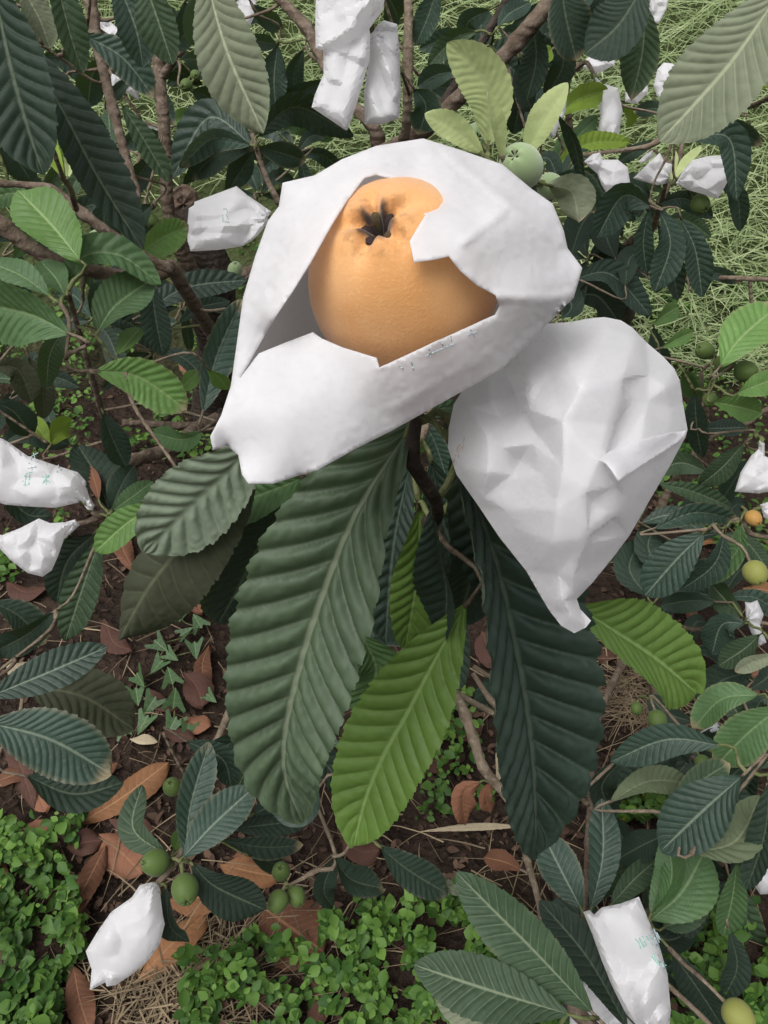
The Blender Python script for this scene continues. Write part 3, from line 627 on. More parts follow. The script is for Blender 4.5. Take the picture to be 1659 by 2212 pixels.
# --- tree C
T3 = [
 ([(1410, 702), (1435, 682), (1467, 662)], 38, 1.3, 'l', {}), ([(1428, 752), (1460, 735), (1498, 716)], 30, 1.3, 'l', {}),
 ([(1412, 705), (1425, 760), (1440, 800)], 40, 1.32, 'b', {}), ([(1555, 792), (1600, 730), (1680, 660)], 104, 1.1, 'l', dict(roll=-10)),
 ([(1588, 852), (1630, 835), (1690, 812)], 52, 1.1, 'l', {}), ([(1538, 868), (1590, 878), (1644, 892)], 58, 1.12, 'l', {}),
 ([(1513, 925), (1560, 925), (1612, 923)], 38, 1.25, 'b', {}), ([(1500, 848), (1505, 920), (1516, 988)], 52, 1.22, 'd', {}),
 ([(1475, 798), (1490, 820), (1502, 862)], 50, 1.2, 'm', {}), ([(1607, 958), (1560, 1010), (1508, 1052)], 52, 1.2, 'g', {}),
 ([(1420, 1045), (1490, 1060), (1582, 1096)], 42, 1.22, 'g', {}), ([(1413, 1142), (1500, 1108), (1592, 1122)], 52, 1.1, 'b', {}),
 ([(1522, 1150), (1462, 1208), (1393, 1287)], 94, 1.05, 'b', dict(roll=10)), ([(1567, 1148), (1542, 1220), (1468, 1277)], 50, 1.08, 'b', dict(roll=-25)),
 ([(1600, 1128), (1592, 1190), (1523, 1264)], 54, 1.1, 'm', dict(roll=25)), ([(1548, 1300), (1490, 1298), (1428, 1308)], 48, 1.15, 'd', {}),
 ([(1602, 1332), (1570, 1300), (1538, 1264)], 54, 1.12, 'g', {}), ([(1612, 1346), (1560, 1350), (1538, 1412)], 62, 1.1, 'b', {}),
 ([(1642, 1370), (1610, 1400), (1553, 1438)], 54, 1.08, 'g', {}), ([(1685, 1412), (1630, 1430), (1588, 1451)], 34, 1.06, 'p', {}),
 ([(1625, 1450), (1560, 1470), (1508, 1512)], 66, 1.15, 'd', {}), ([(1642, 1502), (1560, 1510), (1498, 1572)], 64, 1.0, 'm', {}),
 ([(1690, 1525), (1620, 1580), (1548, 1652)], 98, .92, 'm', dict(roll=-12)), ([(1557, 1610), (1440, 1598), (1318, 1646)], 76, .85, 'b', dict(roll=-15, nveins=15)),
 ([(1257, 1966), (1212, 1880), (1171, 1798)], 88, .86, 'b', dict(roll=0, fold=20)), ([(1276, 1966), (1302, 1850), (1300, 1724)], 68, .88, 'b', dict(roll=18)),
 ([(1282, 2190), (1150, 2050), (1060, 1960), (985, 1884)], 118, .72, 'g', dict(roll=-12, fold=20, nveins=17)), ([(1355, 2220), (1270, 2070), (1165, 1945)], 84, .80, 'd', dict(roll=20)),
 ([(1232, 2192), (1060, 2140), (893, 2084)], 122, .70, 'g', dict(roll=6, fold=16, nveins=15)), ([(1160, 2235), (1030, 2195), (938, 2152)], 78, .80, 'p', {}),
 ([(1405, 1978), (1450, 1900), (1441, 1808)], 62, .88, 'm', dict(roll=-30)), ([(1405, 1988), (1472, 1928), (1524, 1836)], 115, .88, 'm', dict(roll=12)),
 ([(1606, 1674), (1520, 1750), (1428, 1838)], 122, .82, 'b', dict(roll=8, nveins=14)), ([(1445, 1798), (1380, 1830), (1333, 1857)], 64, .95, 'd', {}),
 ([(1500, 1842), (1590, 1815), (1642, 1718)], 92, .84, 'pl', dict(roll=-15)), ([(1318, 1732), (1400, 1688), (1492, 1690)], 58, .90, 'pl', {}),
 ([(1453, 1742), (1510, 1690), (1575, 1648)], 64, .9, 'g', {}), ([(1662, 1688), (1652, 1800), (1613, 1922)], 62, .82, 'd', {}),
 ([(1592, 1860), (1582, 1940), (1563, 2022)], 58, .88, 'm', {}), ([(1575, 2008), (1592, 2090), (1560, 2162)], 54, .92, 'd', {}),
 ([(1450, 2055), (1510, 2140), (1565, 2225)], 76, .88, 'd', {}), ([(1318, 1957), (1370, 1900), (1418, 1858)], 54, .93, 'g', {}),
 ([(1430, 2005), (1480, 1980), (1525, 1895)], 70, .95, 'g', {}), ([(1400, 1990), (1440, 2030), (1500, 2010)], 60, .95, 'd', {}),
 ([(1345, 1640), (1300, 1700), (1330, 1760)], 60, .98, 'd', {}), ([(1500, 1560), (1440, 1540), (1400, 1500)], 50, 1.2, 'd', {}),
 ([(1400, 1290), (1360, 1230), (1380, 1170)], 70, 1.25, 'd', {}), ([(1440, 1250), (1400, 1180), (1430, 1120)], 60, 1.25, 'd', {}),
 ([(1530, 1020), (1470, 1000), (1420, 1020)], 50, 1.3, 'g', {}), ([(1640, 1000), (1600, 1020), (1560, 1080)], 50, 1.25, 'd', {}),
 ([(1660, 1640), (1600, 1660), (1540, 1720)], 70, .95, 'd', {}), ([(1540, 1780), (1600, 1760), (1670, 1780)], 60, .9, 'd', {}),
 ([(1600, 1560), (1560, 1600), (1500, 1620)], 50, 1.05, 'd', {}), ([(1620, 1490), (1660, 1460), (1690, 1410)], 50, 1.1, 'd', {}),
 ([(1040, 1688), (1002, 1715), (1006, 1784)], 52, .93, 'n', dict(fold=38, wave=1.6, curl=.4)), ([(1062, 1690), (1050, 1720), (1060, 1758)], 34, .93, 'n', dict(fold=42, wave=1.6, curl=.4)),
 ([(1070, 1700), (1080, 1660), (1073, 1622)], 16, .92, 'nw', {}), ([(1128, 1880), (1090, 1862), (1045, 1852)], 44, .95, 'n', {}),
 ([(1120, 1500), (1060, 1500), (1050, 1540)], 60, 1.1, 'b', {}), ([(1150, 1420), (1080, 1480), (1090, 1540)], 70, 1.1, 'd', {}),
]
for pts, w, d, m, kw in T3: leaf(pts, w, d, m, tree='C', **kw)
# --- rosettes deeper inside the trees
def rosette(x, y, d, n, size, tree, mats, seed):
    rs = np.random.default_rng(seed); a0 = rs.uniform(0, 6.28)
    for k in range(n):
        a = a0 + 2 * math.pi * k / n + rs.uniform(-.3, .3); L = size * rs.uniform(.75, 1.15) * FPX / d * rs.uniform(.7, 1)
        ex, ey = x + L * math.cos(a), y + L * math.sin(a) * .75 + L * .25
        mx, my = x + .5 * L * math.cos(a), y + .5 * L * math.sin(a) * .75 - L * .06
        leaf([(x + 4 * math.cos(a), y + 4 * math.sin(a)), (mx, my), (ex, ey)], L * rs.uniform(.24, .32), d + rs.uniform(-.03, .03), mats[rs.integers(len(mats))], tree=tree, d2=d * rs.uniform(.96, 1.12))
RO = [(70, 120, 1.25, 'A', 'dgb'), (240, 330, 1.35, 'A', 'dgb'), (130, 480, 1.2, 'A', 'dgm'), (480, 170, 1.5, 'A', 'dgb'), (640, 330, 1.45, 'A', 'dbb'),
      (500, 330, 1.62, 'A', 'ddb'), (60, 840, 1.3, 'A', 'ddg'), (330, 760, 1.4, 'A', 'dbd'), (560, 420, 1.35, 'A', 'ddb'), (1040, 120, 1.3, 'A', 'ddb'),
      (1260, 60, 1.25, 'A', 'ddg'), (620, 1180, .95, 'A', 'ddb'), (740, 1420, .95, 'A', 'dgb'), (960, 1250, .85, 'A', 'ddd'), (600, 1600, 1.0, 'A', 'dgb'),
      (1270, 560, 1.55, 'B', 'ddb'), (1420, 480, 1.5, 'B', 'dgb'), (1210, 400, 1.3, 'B', 'ddb'), (1330, 400, 1.5, 'B', 'dgb'), (1380, 1130, 1.3, 'C', 'dgb'),
      (1560, 1150, 1.3, 'C', 'dgb'), (1480, 1400, 1.3, 'C', 'ddg'), (1620, 1580, 1.1, 'C', 'dgb'), (1500, 1680, 1.1, 'C', 'ddg'), (1580, 1900, 1.0, 'C', 'dgm'), (1390, 1870, 1.02, 'C', 'ddg'),
      (1330, 2080, .92, 'C', 'ddb'), (1560, 1290, 1.25, 'C', 'dgb'),
      (700, 520, 1.5, 'A', 'dgb'), (860, 660, 1.4, 'A', 'dgb'), (1010, 560, 1.45, 'A', 'dgm'), (1090, 760, 1.4, 'B', 'dgb'), (700, 800, 1.45, 'A', 'dgb'), (900, 900, 1.2, 'A', 'dgb'), (300, 170, 1.5, 'A', 'ddb'), (430, 60, 1.4, 'A', 'ddb'), (140, 330, 1.4, 'A', 'ddg'), (30, 520, 1.3, 'A', 'ddg'), (390, 660, 1.5, 'A', 'ddb'), (200, 690, 1.25, 'A', 'ddb'), (1140, 130, 1.35, 'A', 'ddb')]
for i, (x, y, d, t, ms) in enumerate(RO): rosette(x, y, d, 5, .14, t, ms, 100 + i)

# ------------------------------------------------------------------ loquat fruits
def fruit_geo(nr, ns, crater=.22, lump=.02, seed=1, elong=1.08, taper=.10):
    """unit fruit, calyx crater at +z"""
    t = np.linspace(0, math.pi, nr); ph = np.linspace(0, 2 * math.pi, ns, endpoint=False)
    TT, PP = np.meshgrid(t, ph, indexing='ij')
    z = np.cos(TT) * elong; r = np.sin(TT) * (1 - taper * np.cos(TT))
    rim = crater * (1 + .16 * np.cos(5 * PP + .6) + .05 * np.cos(3 * PP))
    dz = -.30 * np.exp(-(r / (rim * .80)) ** 2) * (TT < 1.2) - .05 * np.exp(-(r / (rim * 1.9)) ** 2) * (TT < 1.2)
    fold = .045 * np.cos(5 * PP + .6 + math.pi) * np.exp(-((r - rim * 1.5) / (rim * .8)) ** 2) * (TT < 1.2)
    l = 1 + lump * (np.sin(2 * PP + seed) * np.sin(TT) + .6 * np.sin(3 * PP + 2 * TT + seed))
    V = np.stack([r * l * np.cos(PP), r * l * np.sin(PP), z + dz + fold - .10 * np.exp(-(r / .12) ** 2) * (TT > 2.5) * -1], -1)
    i = np.arange(nr - 1)[:, None] * ns; j = np.arange(ns)[None]; jn = (j + 1) % ns
    F = np.stack([i + j, i + ns + j, i + ns + jn, i + jn], -1).reshape(-1, 4)
    return V.reshape(-1, 3), F
def sepal_geo(k, s=1.0, rs=None, up=0.0):
    """one folded sepal standing in the crater, pointing to the middle"""
    a = 2 * math.pi * k / 5 + .6 + math.pi / 5; out = []
    ca, sa = math.cos(a), math.sin(a)
    rows = [(.25, .060, .90 + up), (.19, .078, .915 + up), (.125, .060, .875 + up), (.075, .032, .80 + up), (.05, .006, .70 + up)]
    for rr, hw, z in rows:
        for q in (-1, 0, 1):
            x, y = rr * s, q * hw * s
            out.append((x * ca - y * sa, x * sa + y * ca, z - (.03 if q else 0.0)))
    F = []
    for i in range(4):
        for j in range(2):
            p = i * 3 + j; F.append((p, p + 1, p + 4, p + 3))
    V = np.array(out); n = len(V)
    V2 = V - np.array([0, 0, .018]); F2 = [tuple(q + n for q in reversed(f)) for f in F]
    edge = [0, 1, 2, 5, 8, 11, 14, 13, 12, 9, 6, 3]
    S = [(edge[i], edge[(i + 1) % 12], edge[(i + 1) % 12] + n, edge[i] + n) for i in range(12)]
    return np.vstack([V, V2]), F + F2 + S
SMALL_V, SMALL_F = fruit_geo(22, 26, .20, .02, 3)
SMALL_ME = {}
SEP_ME = {}
def small_fruit(x, y, r, d, skin, axis, label, tree, stalk=None, cat='fruit'):
    """axis: (dx right, dy down, towards the camera) in which the calyx end points"""
    s = r * d / FPX; key = skin.name
    if key not in SMALL_ME:
        me = mesh_np('fruit_skin', SMALL_V, SMALL_F); me.materials.append(skin); SMALL_ME[key] = me
    c = P([x], [y], [d])[0]
    root = empty('loquat_fruit', c, label, cat, 'unbagged loquats on the trees')
    ax = nrm((RGT * axis[0] - UPV * axis[1] - FWD * axis[2])[None])[0]
    q = Vector((0, 0, 1)).rotation_difference(Vector(ax)); q = q @ Quaternion((0, 0, 1), random.uniform(0, 6))
    root.rotation_mode = 'QUATERNION'; root.rotation_quaternion = q; root.scale = (s, s, s * 1.06)
    o = bpy.data.objects.new('skin', SMALL_ME[key]); COL.objects.link(o); o.parent = root
    for k in range(5):
        if k not in SEP_ME:
            V, F = sepal_geo(k, 1.15, up=.03); me = bpy.data.meshes.new('sepal'); me.from_pydata(V.tolist(), [], F); me.materials.append(CAL); SEP_ME[k] = me
        e = bpy.data.objects.new('sepal', SEP_ME[k]); COL.objects.link(e); e.parent = root
    TREES[tree]['want'].append((c - ax * s * 1.0, ax, .0020))
    return root
FR = [
 (422, 163, 11, 1.2, F_GR, (.3, .5, .7), 'A', 'small round green loquat above another behind the felted hanging leaf'),
 (402, 184, 13, 1.18, F_GR, (-.3, .6, .6), 'A', 'small dark green loquat paired below another near the forked stem'),
 (322, 482, 22, 1.15, F_GR, (.4, .6, .5), 'A', 'dark green loquat in shade beside the grey forked stem'),
 (210, 517, 20, 1.0, F_PG, (-.4, .5, .6), 'A', 'pale green loquat above the thick bare branch'),
 (375, 357, 9, 1.2, F_GR, (0, .6, .6), 'A', 'tiny green loquat against the forked grey stem'),
 (508, 582, 16, 1.35, F_PG, (.2, -.5, .7), 'A', 'pale green loquat just below the boxy white bag'),
 (1032, 300, 34, .60, F_PG, (-.1, .3, .8), 'A', 'pale downy loquat among the young upright leaves without visible calyx'),
 (1124, 358, 47, .56, F_PG, (-.45, -.10, .85), 'A', 'large pale green loquat showing its dark calyx behind the opened bag'),
 (1190, 402, 27, .62, F_PG, (.5, .3, .5), 'A', 'pale green loquat tucked beneath the large pale one with dark calyx'),
 (1513, 442, 20, 1.3, F_GR, (.3, .7, .5), 'B', 'green loquat hanging below the wide crumpled bag on the far tree'),
 (1522, 757, 19, 1.2, F_GR, (-.8, -.2, .4), 'C', 'long green loquat lying sideways at the top of a cluster'),
 (1567, 784, 20, 1.18, F_GR, (.6, -.2, .7), 'C', 'green loquat with brown calyx facing out in a cluster of four'),
 (1612, 803, 23, 1.15, F_GR, (.5, .4, .6), 'C', 'plump glossy green loquat at the outer end of a cluster'),
 (1533, 864, 15, 1.2, F_GR, (-.1, .8, .3), 'C', 'small green loquat hanging alone below the cluster of three'),
 (1628, 1120, 17, 1.1, F_DO, (.3, .6, .6), 'C', 'small ripe orange loquat beside a bare twig'),
 (1632, 1238, 25, 1.0, F_YG, (.2, .8, .5), 'C', 'yellowish blushed loquat above the orange fallen leaf'),
 (1420, 1556, 20, 1.1, F_GR, (0, .75, .6), 'C', 'olive green loquat over dry straw with its calyx pointing down'),
 (1375, 1531, 13, 1.15, F_GR, (-.3, .6, .5), 'C', 'small shaded loquat over the dry straw beside a larger one'),
 (1519, 1650, 17, 1.0, F_GR, (.2, .7, .5), 'C', 'green loquat half hidden under the long dark leaf'),
 (335, 1863, 28, .87, F_GR, (-.5, -.2, .5), 'A', 'bright green loquat just above the low hanging white bag'),
 (400, 1922, 30, .85, F_GR, (.35, .55, .8), 'A', 'green loquat with dark star calyx facing out beside the low bag'),
 (372, 1699, 20, .95, F_GR, (0, -.6, .6), 'A', 'green loquat behind upright leaves over an orange dead leaf'),
 (607, 1882, 20, .97, F_GR, (0, -.5, .5), 'A', 'light green loquat topmost of three over brown leaves'),
 (600, 1948, 22, .93, F_GR, (-.4, .6, .6), 'A', 'green loquat lowest of three touching a brown leaf'),
 (640, 1937, 20, .95, F_GR, (.5, .5, .6), 'A', 'green loquat beside the twig end, second of three'),
 (1596, 2196, 32, .80, F_YG, (.5, .4, .6), 'C', 'yellow green loquat hanging close over the ground cover'),
]
for x, y, r, d, m, ax, t, lab in FR: small_fruit(x, y, r, d, m, ax, lab, t)

# the ripe fruit in the opened bag
FC, FD, FRPX = (868, 600), .262, 205.0
FRAD = FRPX * FD / FPX
fc = P([FC[0]], [FC[1]], [FD])[0]
_dd = np.linspace(FD - FRAD, FD, 400); _pp = P(np.full(400, 815.), np.full(400, 487.), _dd)
fax = nrm((_pp[np.argmin(np.abs(np.linalg.norm(_pp - fc, axis=1) - FRAD * .93))] - fc)[None])[0]
hero = empty('loquat_fruit', fc, 'ripe orange loquat showing its dark star calyx inside the torn open bag', 'fruit')
q = Vector((0, 0, 1)).rotation_difference(Vector(fax)) @ Quaternion((0, 0, 1), .5)
hero.rotation_mode = 'QUATERNION'; hero.rotation_quaternion = q; hero.scale = (FRAD,) * 3
HV, HF = fruit_geo(120, 140, .165, .012, 2, 1.06, .10)
me = mesh_np('fruit_skin', HV, HF); 
def hero_skin():
    t = NT('skin_ripe'); oc = t.n('TexCoord').outputs['Object']
    s = t.n('SeparateXYZ', i_0=oc); z = s.outputs[2]
    n1 = t.noise(oc, 1.6, 3); n2 = t.noise(oc, 26, 3, .6); n3 = t.noise(oc, 60, 2)
    col = t.mix(t.step(n1, .35, .7), (.68, .33, .115), (.73, .39, .16))
    col = t.mix(t.step(z, .3, -.5), col, t.mix(t.step(n1, .4, .6), (.64, .25, .050), (.68, .29, .068)))
    fl = t.math('MULTIPLY', t.step(n2, .54, .68), .30); col = t.mix(fl, col, (.80, .48, .20))
    col = t.mix(t.math('MULTIPLY', t.step(n3, .70, .78), .35), col, (.34, .13, .03))
    rr = t.math('SQRT', t.math('ADD', t.math('POWER', s.outputs[0], 2.0), t.math('POWER', s.outputs[1], 2.0)))
    up = t.step(z, .3, .7)
    ang = t.math('ARCTAN2', s.outputs[1], s.outputs[0])
    star = t.math('MULTIPLY', t.math('COSINE', t.math('ADD', t.math('MULTIPLY', ang, 5.0), .6 + 3.14159)), -.055)
    rs_ = t.math('ADD', t.math('ADD', rr, star), t.math('MULTIPLY', t.math('SUBTRACT', t.noise(oc, 8, 3), .5), .14))
    ring = t.math('MULTIPLY', t.math('SUBTRACT', 1.0, t.step(rs_, .08, .21)), up)
    col = t.mix(ring, col, (.055, .034, .028))
    wear = t.math('MULTIPLY', t.math('MULTIPLY', t.math('SUBTRACT', 1.0, t.step(rr, .25, .5)), up), t.step(t.noise(oc, 9, 4), .5, .62))
    col = t.mix(t.math('MULTIPLY', wear, .5), col, (.36, .17, .06))
    nb = t.bump(t.math('ADD', n2, t.math('MULTIPLY', n3, .4)), .12, .012)
    return t.out(t.bsdf(col, .55, .3, nb, **{'Sheen Weight': .35, 'Sheen Roughness': .5, 'Subsurface Weight': .1, 'Subsurface Radius': (1.0, .4, .15), 'Subsurface Scale': .003}))
me.materials.append(hero_skin())
o = bpy.data.objects.new('skin', me); COL.objects.link(o); o.parent = hero
for k in range(5):
    V, F = sepal_geo(k, .72 + .10 * ((k * 7) % 3 - 1), up=[.035, .00, .05, .01, .03][k]); me = bpy.data.meshes.new('sepal'); me.from_pydata(V.tolist(), [], F)
    me.materials.append(CALP if k in (0, 3) else CAL); e = bpy.data.objects.new('sepal', me); COL.objects.link(e); e.parent = hero
    sb = e.modifiers.new('round', 'SUBSURF'); sb.levels = sb.render_levels = 2

# ------------------------------------------------------------------ paper bags
def dens_outline(poly, sp):
    out = []; n = len(poly)
    for i in range(n):
        a = np.array(poly[i], float); b = np.array(poly[(i + 1) % n], float)
        m = max(1, int(round(np.linalg.norm(b - a) / sp)))
        for k in range(m): out.append(a + (b - a) * k / m)
    return np.array(out)
def tri_sheet(poly, sp, seed, extra=None, hole=None):
    """triangulate the inside of poly -> points, triangles"""
    O = dens_outline(poly, sp); n = len(O); rs = np.random.default_rng(seed)
    mn, mx = O.min(0), O.max(0)
    gx_, gy_ = np.meshgrid(np.arange(mn[0], mx[0], sp), np.arange(mn[1], mx[1], sp * .87))
    gx_ = gx_ + (np.arange(gx_.shape[0]) % 2)[:, None] * sp / 2
    G = np.stack([gx_.ravel(), gy_.ravel()], 1) + rs.uniform(-.18, .18, (gx_.size, 2)) * sp
    ok = inpoly(G[:, 0], G[:, 1], O) & (polydist(G, O) > sp * .45)
    edges = [(i, (i + 1) % n) for i in range(n)]; pts = [tuple(p) for p in O]
    if hole is not None:
        H = dens_outline(hole, sp * .6); ok &= polydist(G, H) > sp * .4
        b = len(pts); pts += [tuple(p) for p in H]; edges += [(b + i, b + (i + 1) % len(H)) for i in range(len(H))]
    pts += [tuple(p) for p in G[ok]]
    v, e, f, *_ = delaunay_2d_cdt([Vector(p) for p in pts], edges, [], 1, 1e-4)
    V = np.array([tuple(p) for p in v]); F = np.array([t for t in f if len(t) == 3])
    c = V[F].mean(1); keep = inpoly(c[:, 0], c[:, 1], O)
    if hole is not None: keep &= ~inpoly(c[:, 0], c[:, 1], H)
    F = F[keep]
    a = V[F]; ar = np.cross(a[:, 1] - a[:, 0], a[:, 2] - a[:, 0]); F[ar > 0] = F[ar > 0][:, ::-1]   # towards the camera (y is down)
    return V, F, O
def interp(ctrl, Q, edges=()):
    """piecewise linear heights over the triangulated control points (x, y, h)"""
    c = np.array(ctrl, float); v, e, f, ov, *_ = delaunay_2d_cdt([Vector(p[:2]) for p in c], list(edges), [], 0, 1e-5)
    V = np.array([tuple(p) for p in v]); h = np.zeros(len(V))
    for i, o_ in enumerate(ov): h[i] = c[o_[0], 2] if len(o_) else c[np.argmin(((c[:, :2] - V[i]) ** 2).sum(1)), 2]
    out = np.full(len(Q), np.nan)
    for t in f:
        if len(t) != 3: continue
        A, B, C = V[t[0]], V[t[1]], V[t[2]]; den = (B[1] - C[1]) * (A[0] - C[0]) + (C[0] - B[0]) * (A[1] - C[1])
        if abs(den) < 1e-9: continue
        l1 = ((B[1] - C[1]) * (Q[:, 0] - C[0]) + (C[0] - B[0]) * (Q[:, 1] - C[1])) / den
        l2 = ((C[1] - A[1]) * (Q[:, 0] - C[0]) + (A[0] - C[0]) * (Q[:, 1] - C[1])) / den
        l3 = 1 - l1 - l2; m = (l1 > -1e-6) & (l2 > -1e-6) & (l3 > -1e-6)
        out[m] = l1[m] * h[t[0]] + l2[m] * h[t[1]] + l3[m] * h[t[2]]
    bad = np.isnan(out)
    if bad.any():
        for i in np.where(bad)[0]: out[i] = c[np.argmin(((c[:, :2] - Q[i]) ** 2).sum(1)), 2]
    return out
def relax(h, F, fixed, it):
    n = len(h); E = np.vstack([F[:, [0, 1]], F[:, [1, 2]], F[:, [2, 0]]]); E = np.vstack([E, E[:, ::-1]])
    cnt = np.bincount(E[:, 0], minlength=n)
    for _ in range(it):
        s = np.bincount(E[:, 0], h[E[:, 1]], minlength=n); m = s / np.maximum(cnt, 1)
        h = np.where(fixed, h, .45 * h + .55 * m)
    return h
BAGG = 'white paper fruit bags'
def build_bag(label, poly, dfun, hf, hbf, sp, seed, hole=None, marks=(), nm='paper_bag', floor=None, sharp=None):
    """front sheet + back sheet meeting on the outline. hf/hbf: heights of front/back (towards the camera)"""
    V, F, O = tri_sheet(poly, sp, seed, hole=hole); on = polydist(V, O) < .05
    h = hf(V, on, F)
    Wf = P(V[:, 0], V[:, 1], dfun(V) - h)
    VB, FB, _ = tri_sheet(poly, sp * 1.4 if hole is None else sp, seed + 1); onb = polydist(VB, O) < .05
    hb = hbf(VB, onb, FB)
    Wb = P(VB[:, 0], VB[:, 1], dfun(VB) - hb)
    AV = np.vstack([Wf, Wb]); AF = np.vstack([F, FB[:, ::-1] + len(Wf)])
    if floor is not None: AV[:, 2] = np.maximum(AV[:, 2], gz(AV[:, 0], AV[:, 1]) + floor)
    me = bpy.data.meshes.new(nm); me.from_pydata(AV.tolist(), [], AF.tolist())
    import bmesh
    bm = bmesh.new(); bm.from_mesh(me); bmesh.ops.remove_doubles(bm, verts=bm.verts, dist=.00015); bm.to_mesh(me); bm.free()
    me.polygons.foreach_set('use_smooth', np.ones(len(me.polygons), bool))
    me.update()
    if sharp: me.set_sharp_from_angle(angle=R(sharp))
    o = obj(nm, me, PAPER); tag(o, label, 'bag', BAGG)
    for mname, mat, strokes, wpx in marks:
        MV, MF = [], []
        for st in strokes:
            st = dens_outline_open(st, 4.0); d = np.array([np.argmin(((V - p) ** 2).sum(1)) for p in st])
            hh = h[d] + .0006; T = nrm(np.gradient(st, axis=0)); Nn = np.stack([-T[:, 1], T[:, 0]], 1)
            ww = wpx / 2 * (.7 + .5 * np.random.default_rng(len(MV)).random(len(st)))
            b = len(MV)
            for p, n_, h_, w_ in zip(st, Nn, hh, ww):
                for s_ in (-1, 1):
                    q_ = p + n_ * s_ * w_; MV.append(P([q_[0]], [q_[1]], dfun(q_[None]) - h_)[0])
            for i in range(len(st) - 1): MF.append((b + 2 * i, b + 2 * i + 1, b + 2 * i + 3, b + 2 * i + 2))
        mm = bpy.data.meshes.new(mname); mm.from_pydata([tuple(v) for v in MV], [], MF); mm.update()
        obj(mname, mm, mat, o)
    return o
def dens_outline_open(st, sp):
    st = np.array(st, float); s = np.r_[0, np.cumsum(np.linalg.norm(np.diff(st, axis=0), axis=1))]; n = max(3, int(s[-1] / sp) + 1)
    q_ = np.linspace(0, s[-1], n); return np.stack([np.interp(q_, s, st[:, 0]), np.interp(q_, s, st[:, 1])], 1)

# --- the opened bag round the ripe fruit (coordinates of a closer view of it)
def z1(p): return [(420.2 + a[0] * .5311, 271.1 + a[1] * .5311) + tuple(a[2:]) for a in p]
O1 = [(360, 235, .010), (490, 205, .010), (600, 140, .008), (740, 85, .004), (930, 55, 0), (1060, 95, 0), (1250, 160, 0), (1370, 260, 0), (1455, 320, .001), (1500, 430, .002), (1515, 500, .003), (1575, 580, .003),
      (1540, 700, .003), (1430, 810, .002), (1340, 900, .002), (1250, 990, .001), (1060, 1095, .001), (800, 1240, .002), (660, 1310, .003), (500, 1400, .004), (430, 1420, .002), (320, 1455, .006), (220, 1455, .008),
      (195, 1420, .007), (180, 1340, .003), (135, 1300, .001), (75, 1320, .008), (65, 1265, .009), (110, 1180, .006), (150, 1060, .004), (175, 880, .004), (200, 700, .004), (250, 530, .005), (300, 390, .007), (345, 330, .008)]
H1 = [(690, 212), (740, 200), (795, 214), (850, 250), (890, 300), (938, 365), (905, 420), (875, 470), (893, 557), (970, 546), (1035, 532), (1080, 590), (1150, 650), (1225, 690), (1240, 735), (1222, 770), (980, 880), (752, 985),
      (740, 945), (600, 902), (520, 868), (482, 842), (370, 884), (262, 928), (185, 1030), (330, 775), (400, 672), (470, 560), (560, 400), (620, 305)]
I1 = [(690, 212, .022), (795, 214, .022), (890, 300, .026), (938, 365, .032), (875, 470, .036), (893, 557, .036), (1035, 532, .035), (1150, 650, .030), (1225, 690, .026), (1240, 735, .022), (1222, 770, .021),
      (980, 880, .026), (752, 985, .021), (740, 945, .021), (600, 902, .016), (482, 842, .010), (370, 884, .008), (262, 928, .007), (185, 1030, .006), (330, 775, .022), (470, 560, .030), (560, 400, .029), (620, 305, .026),
      (1030, 110, .012), (1230, 285, .017), (1400, 420, .015), (1500, 485, .007), (1110, 470, .038), (1240, 360, .029), (1190, 430, .031), (1250, 690, .027), (1380, 700, .022), (1500, 690, .009), (800, 128, .016), (760, 150, .018),
      (1330, 560, .020), (1300, 830, .013), (1050, 990, .014), (900, 1130, .010), (640, 1130, .012), (420, 1120, .012), (660, 1240, .008), (350, 1300, .010), (250, 1180, .012), (200, 1150, .011), (180, 1060, .007), (290, 600, .012), (420, 380, .020), (500, 290, .018), (240, 800, .009), (1040, 760, .028)]
C1 = z1(O1) + z1(I1); OP1 = [c[:2] for c in z1(O1)]; HP1 = z1(H1)
def d1(V): return .258 - (V[:, 1] - 650) * .000022
def fruit_front(V):
    r2 = ((V[:, 0] - FC[0]) ** 2 + (V[:, 1] - FC[1]) ** 2) / FRPX ** 2
    return np.where(r2 < 1.0, d1(V) - (FD - FRAD * np.sqrt(np.clip(1 - r2, 0, 1))), -1)
CR1 = [([(1095, 475), (1250, 355)], .0015), ([(1235, 695), (1420, 705), (1530, 690)], .0014), ([(1030, 115), (1230, 285), (1400, 420), (1490, 480)], .0016), ([(690, 205), (760, 150), (830, 122), (960, 110)], .0018),
       ([(800, 1150), (1000, 1040), (1200, 930)], .0005), ([(300, 690), (210, 900), (150, 1060)], .0012), ([(420, 420), (330, 640)], .0010)]
def hf1(V, on, F):
    h = interp(C1, V); h = relax(h, F, on, 6)
    ff = fruit_front(V) + .0030
    h = np.where(on, interp(C1, V), np.maximum(h, ff)); h = relax(h, F, on | (polydist(V, HP1) < .5), 30)
    for ln, am in CR1:
        pd = polydist(V, z1(ln), False); h = h + np.where(on, 0, am * np.clip(1 - pd / 16, 0, 1))
    return np.where(on, h, np.maximum(h, ff - .0022))
def hb1(V, on, F):
    rim = interp(z1(O1), V); s = np.clip(polydist(V, OP1) / 175, 0, 1)
    hb = rim * (1 - s) - .052 * np.sqrt(s) + .0012 * vnoise(V / 45, 8) * s
    return np.where(on, interp(C1, V), hb)
mk1 = [(940, 752), (955, 744), (968, 741), (978, 736)]
MARKS1 = [('print', INKB, [[(918, 769), (945, 757)], [(930, 770), (926, 750)], [(957, 748), (955, 738)], [(976, 742), (974, 726)], [(945, 757), (984, 741)], [(1010, 724), (1030, 716)], [(1016, 712), (1026, 728)], [(862, 790), (872, 798)], [(888, 778), (893, 800)]], 2.2)]
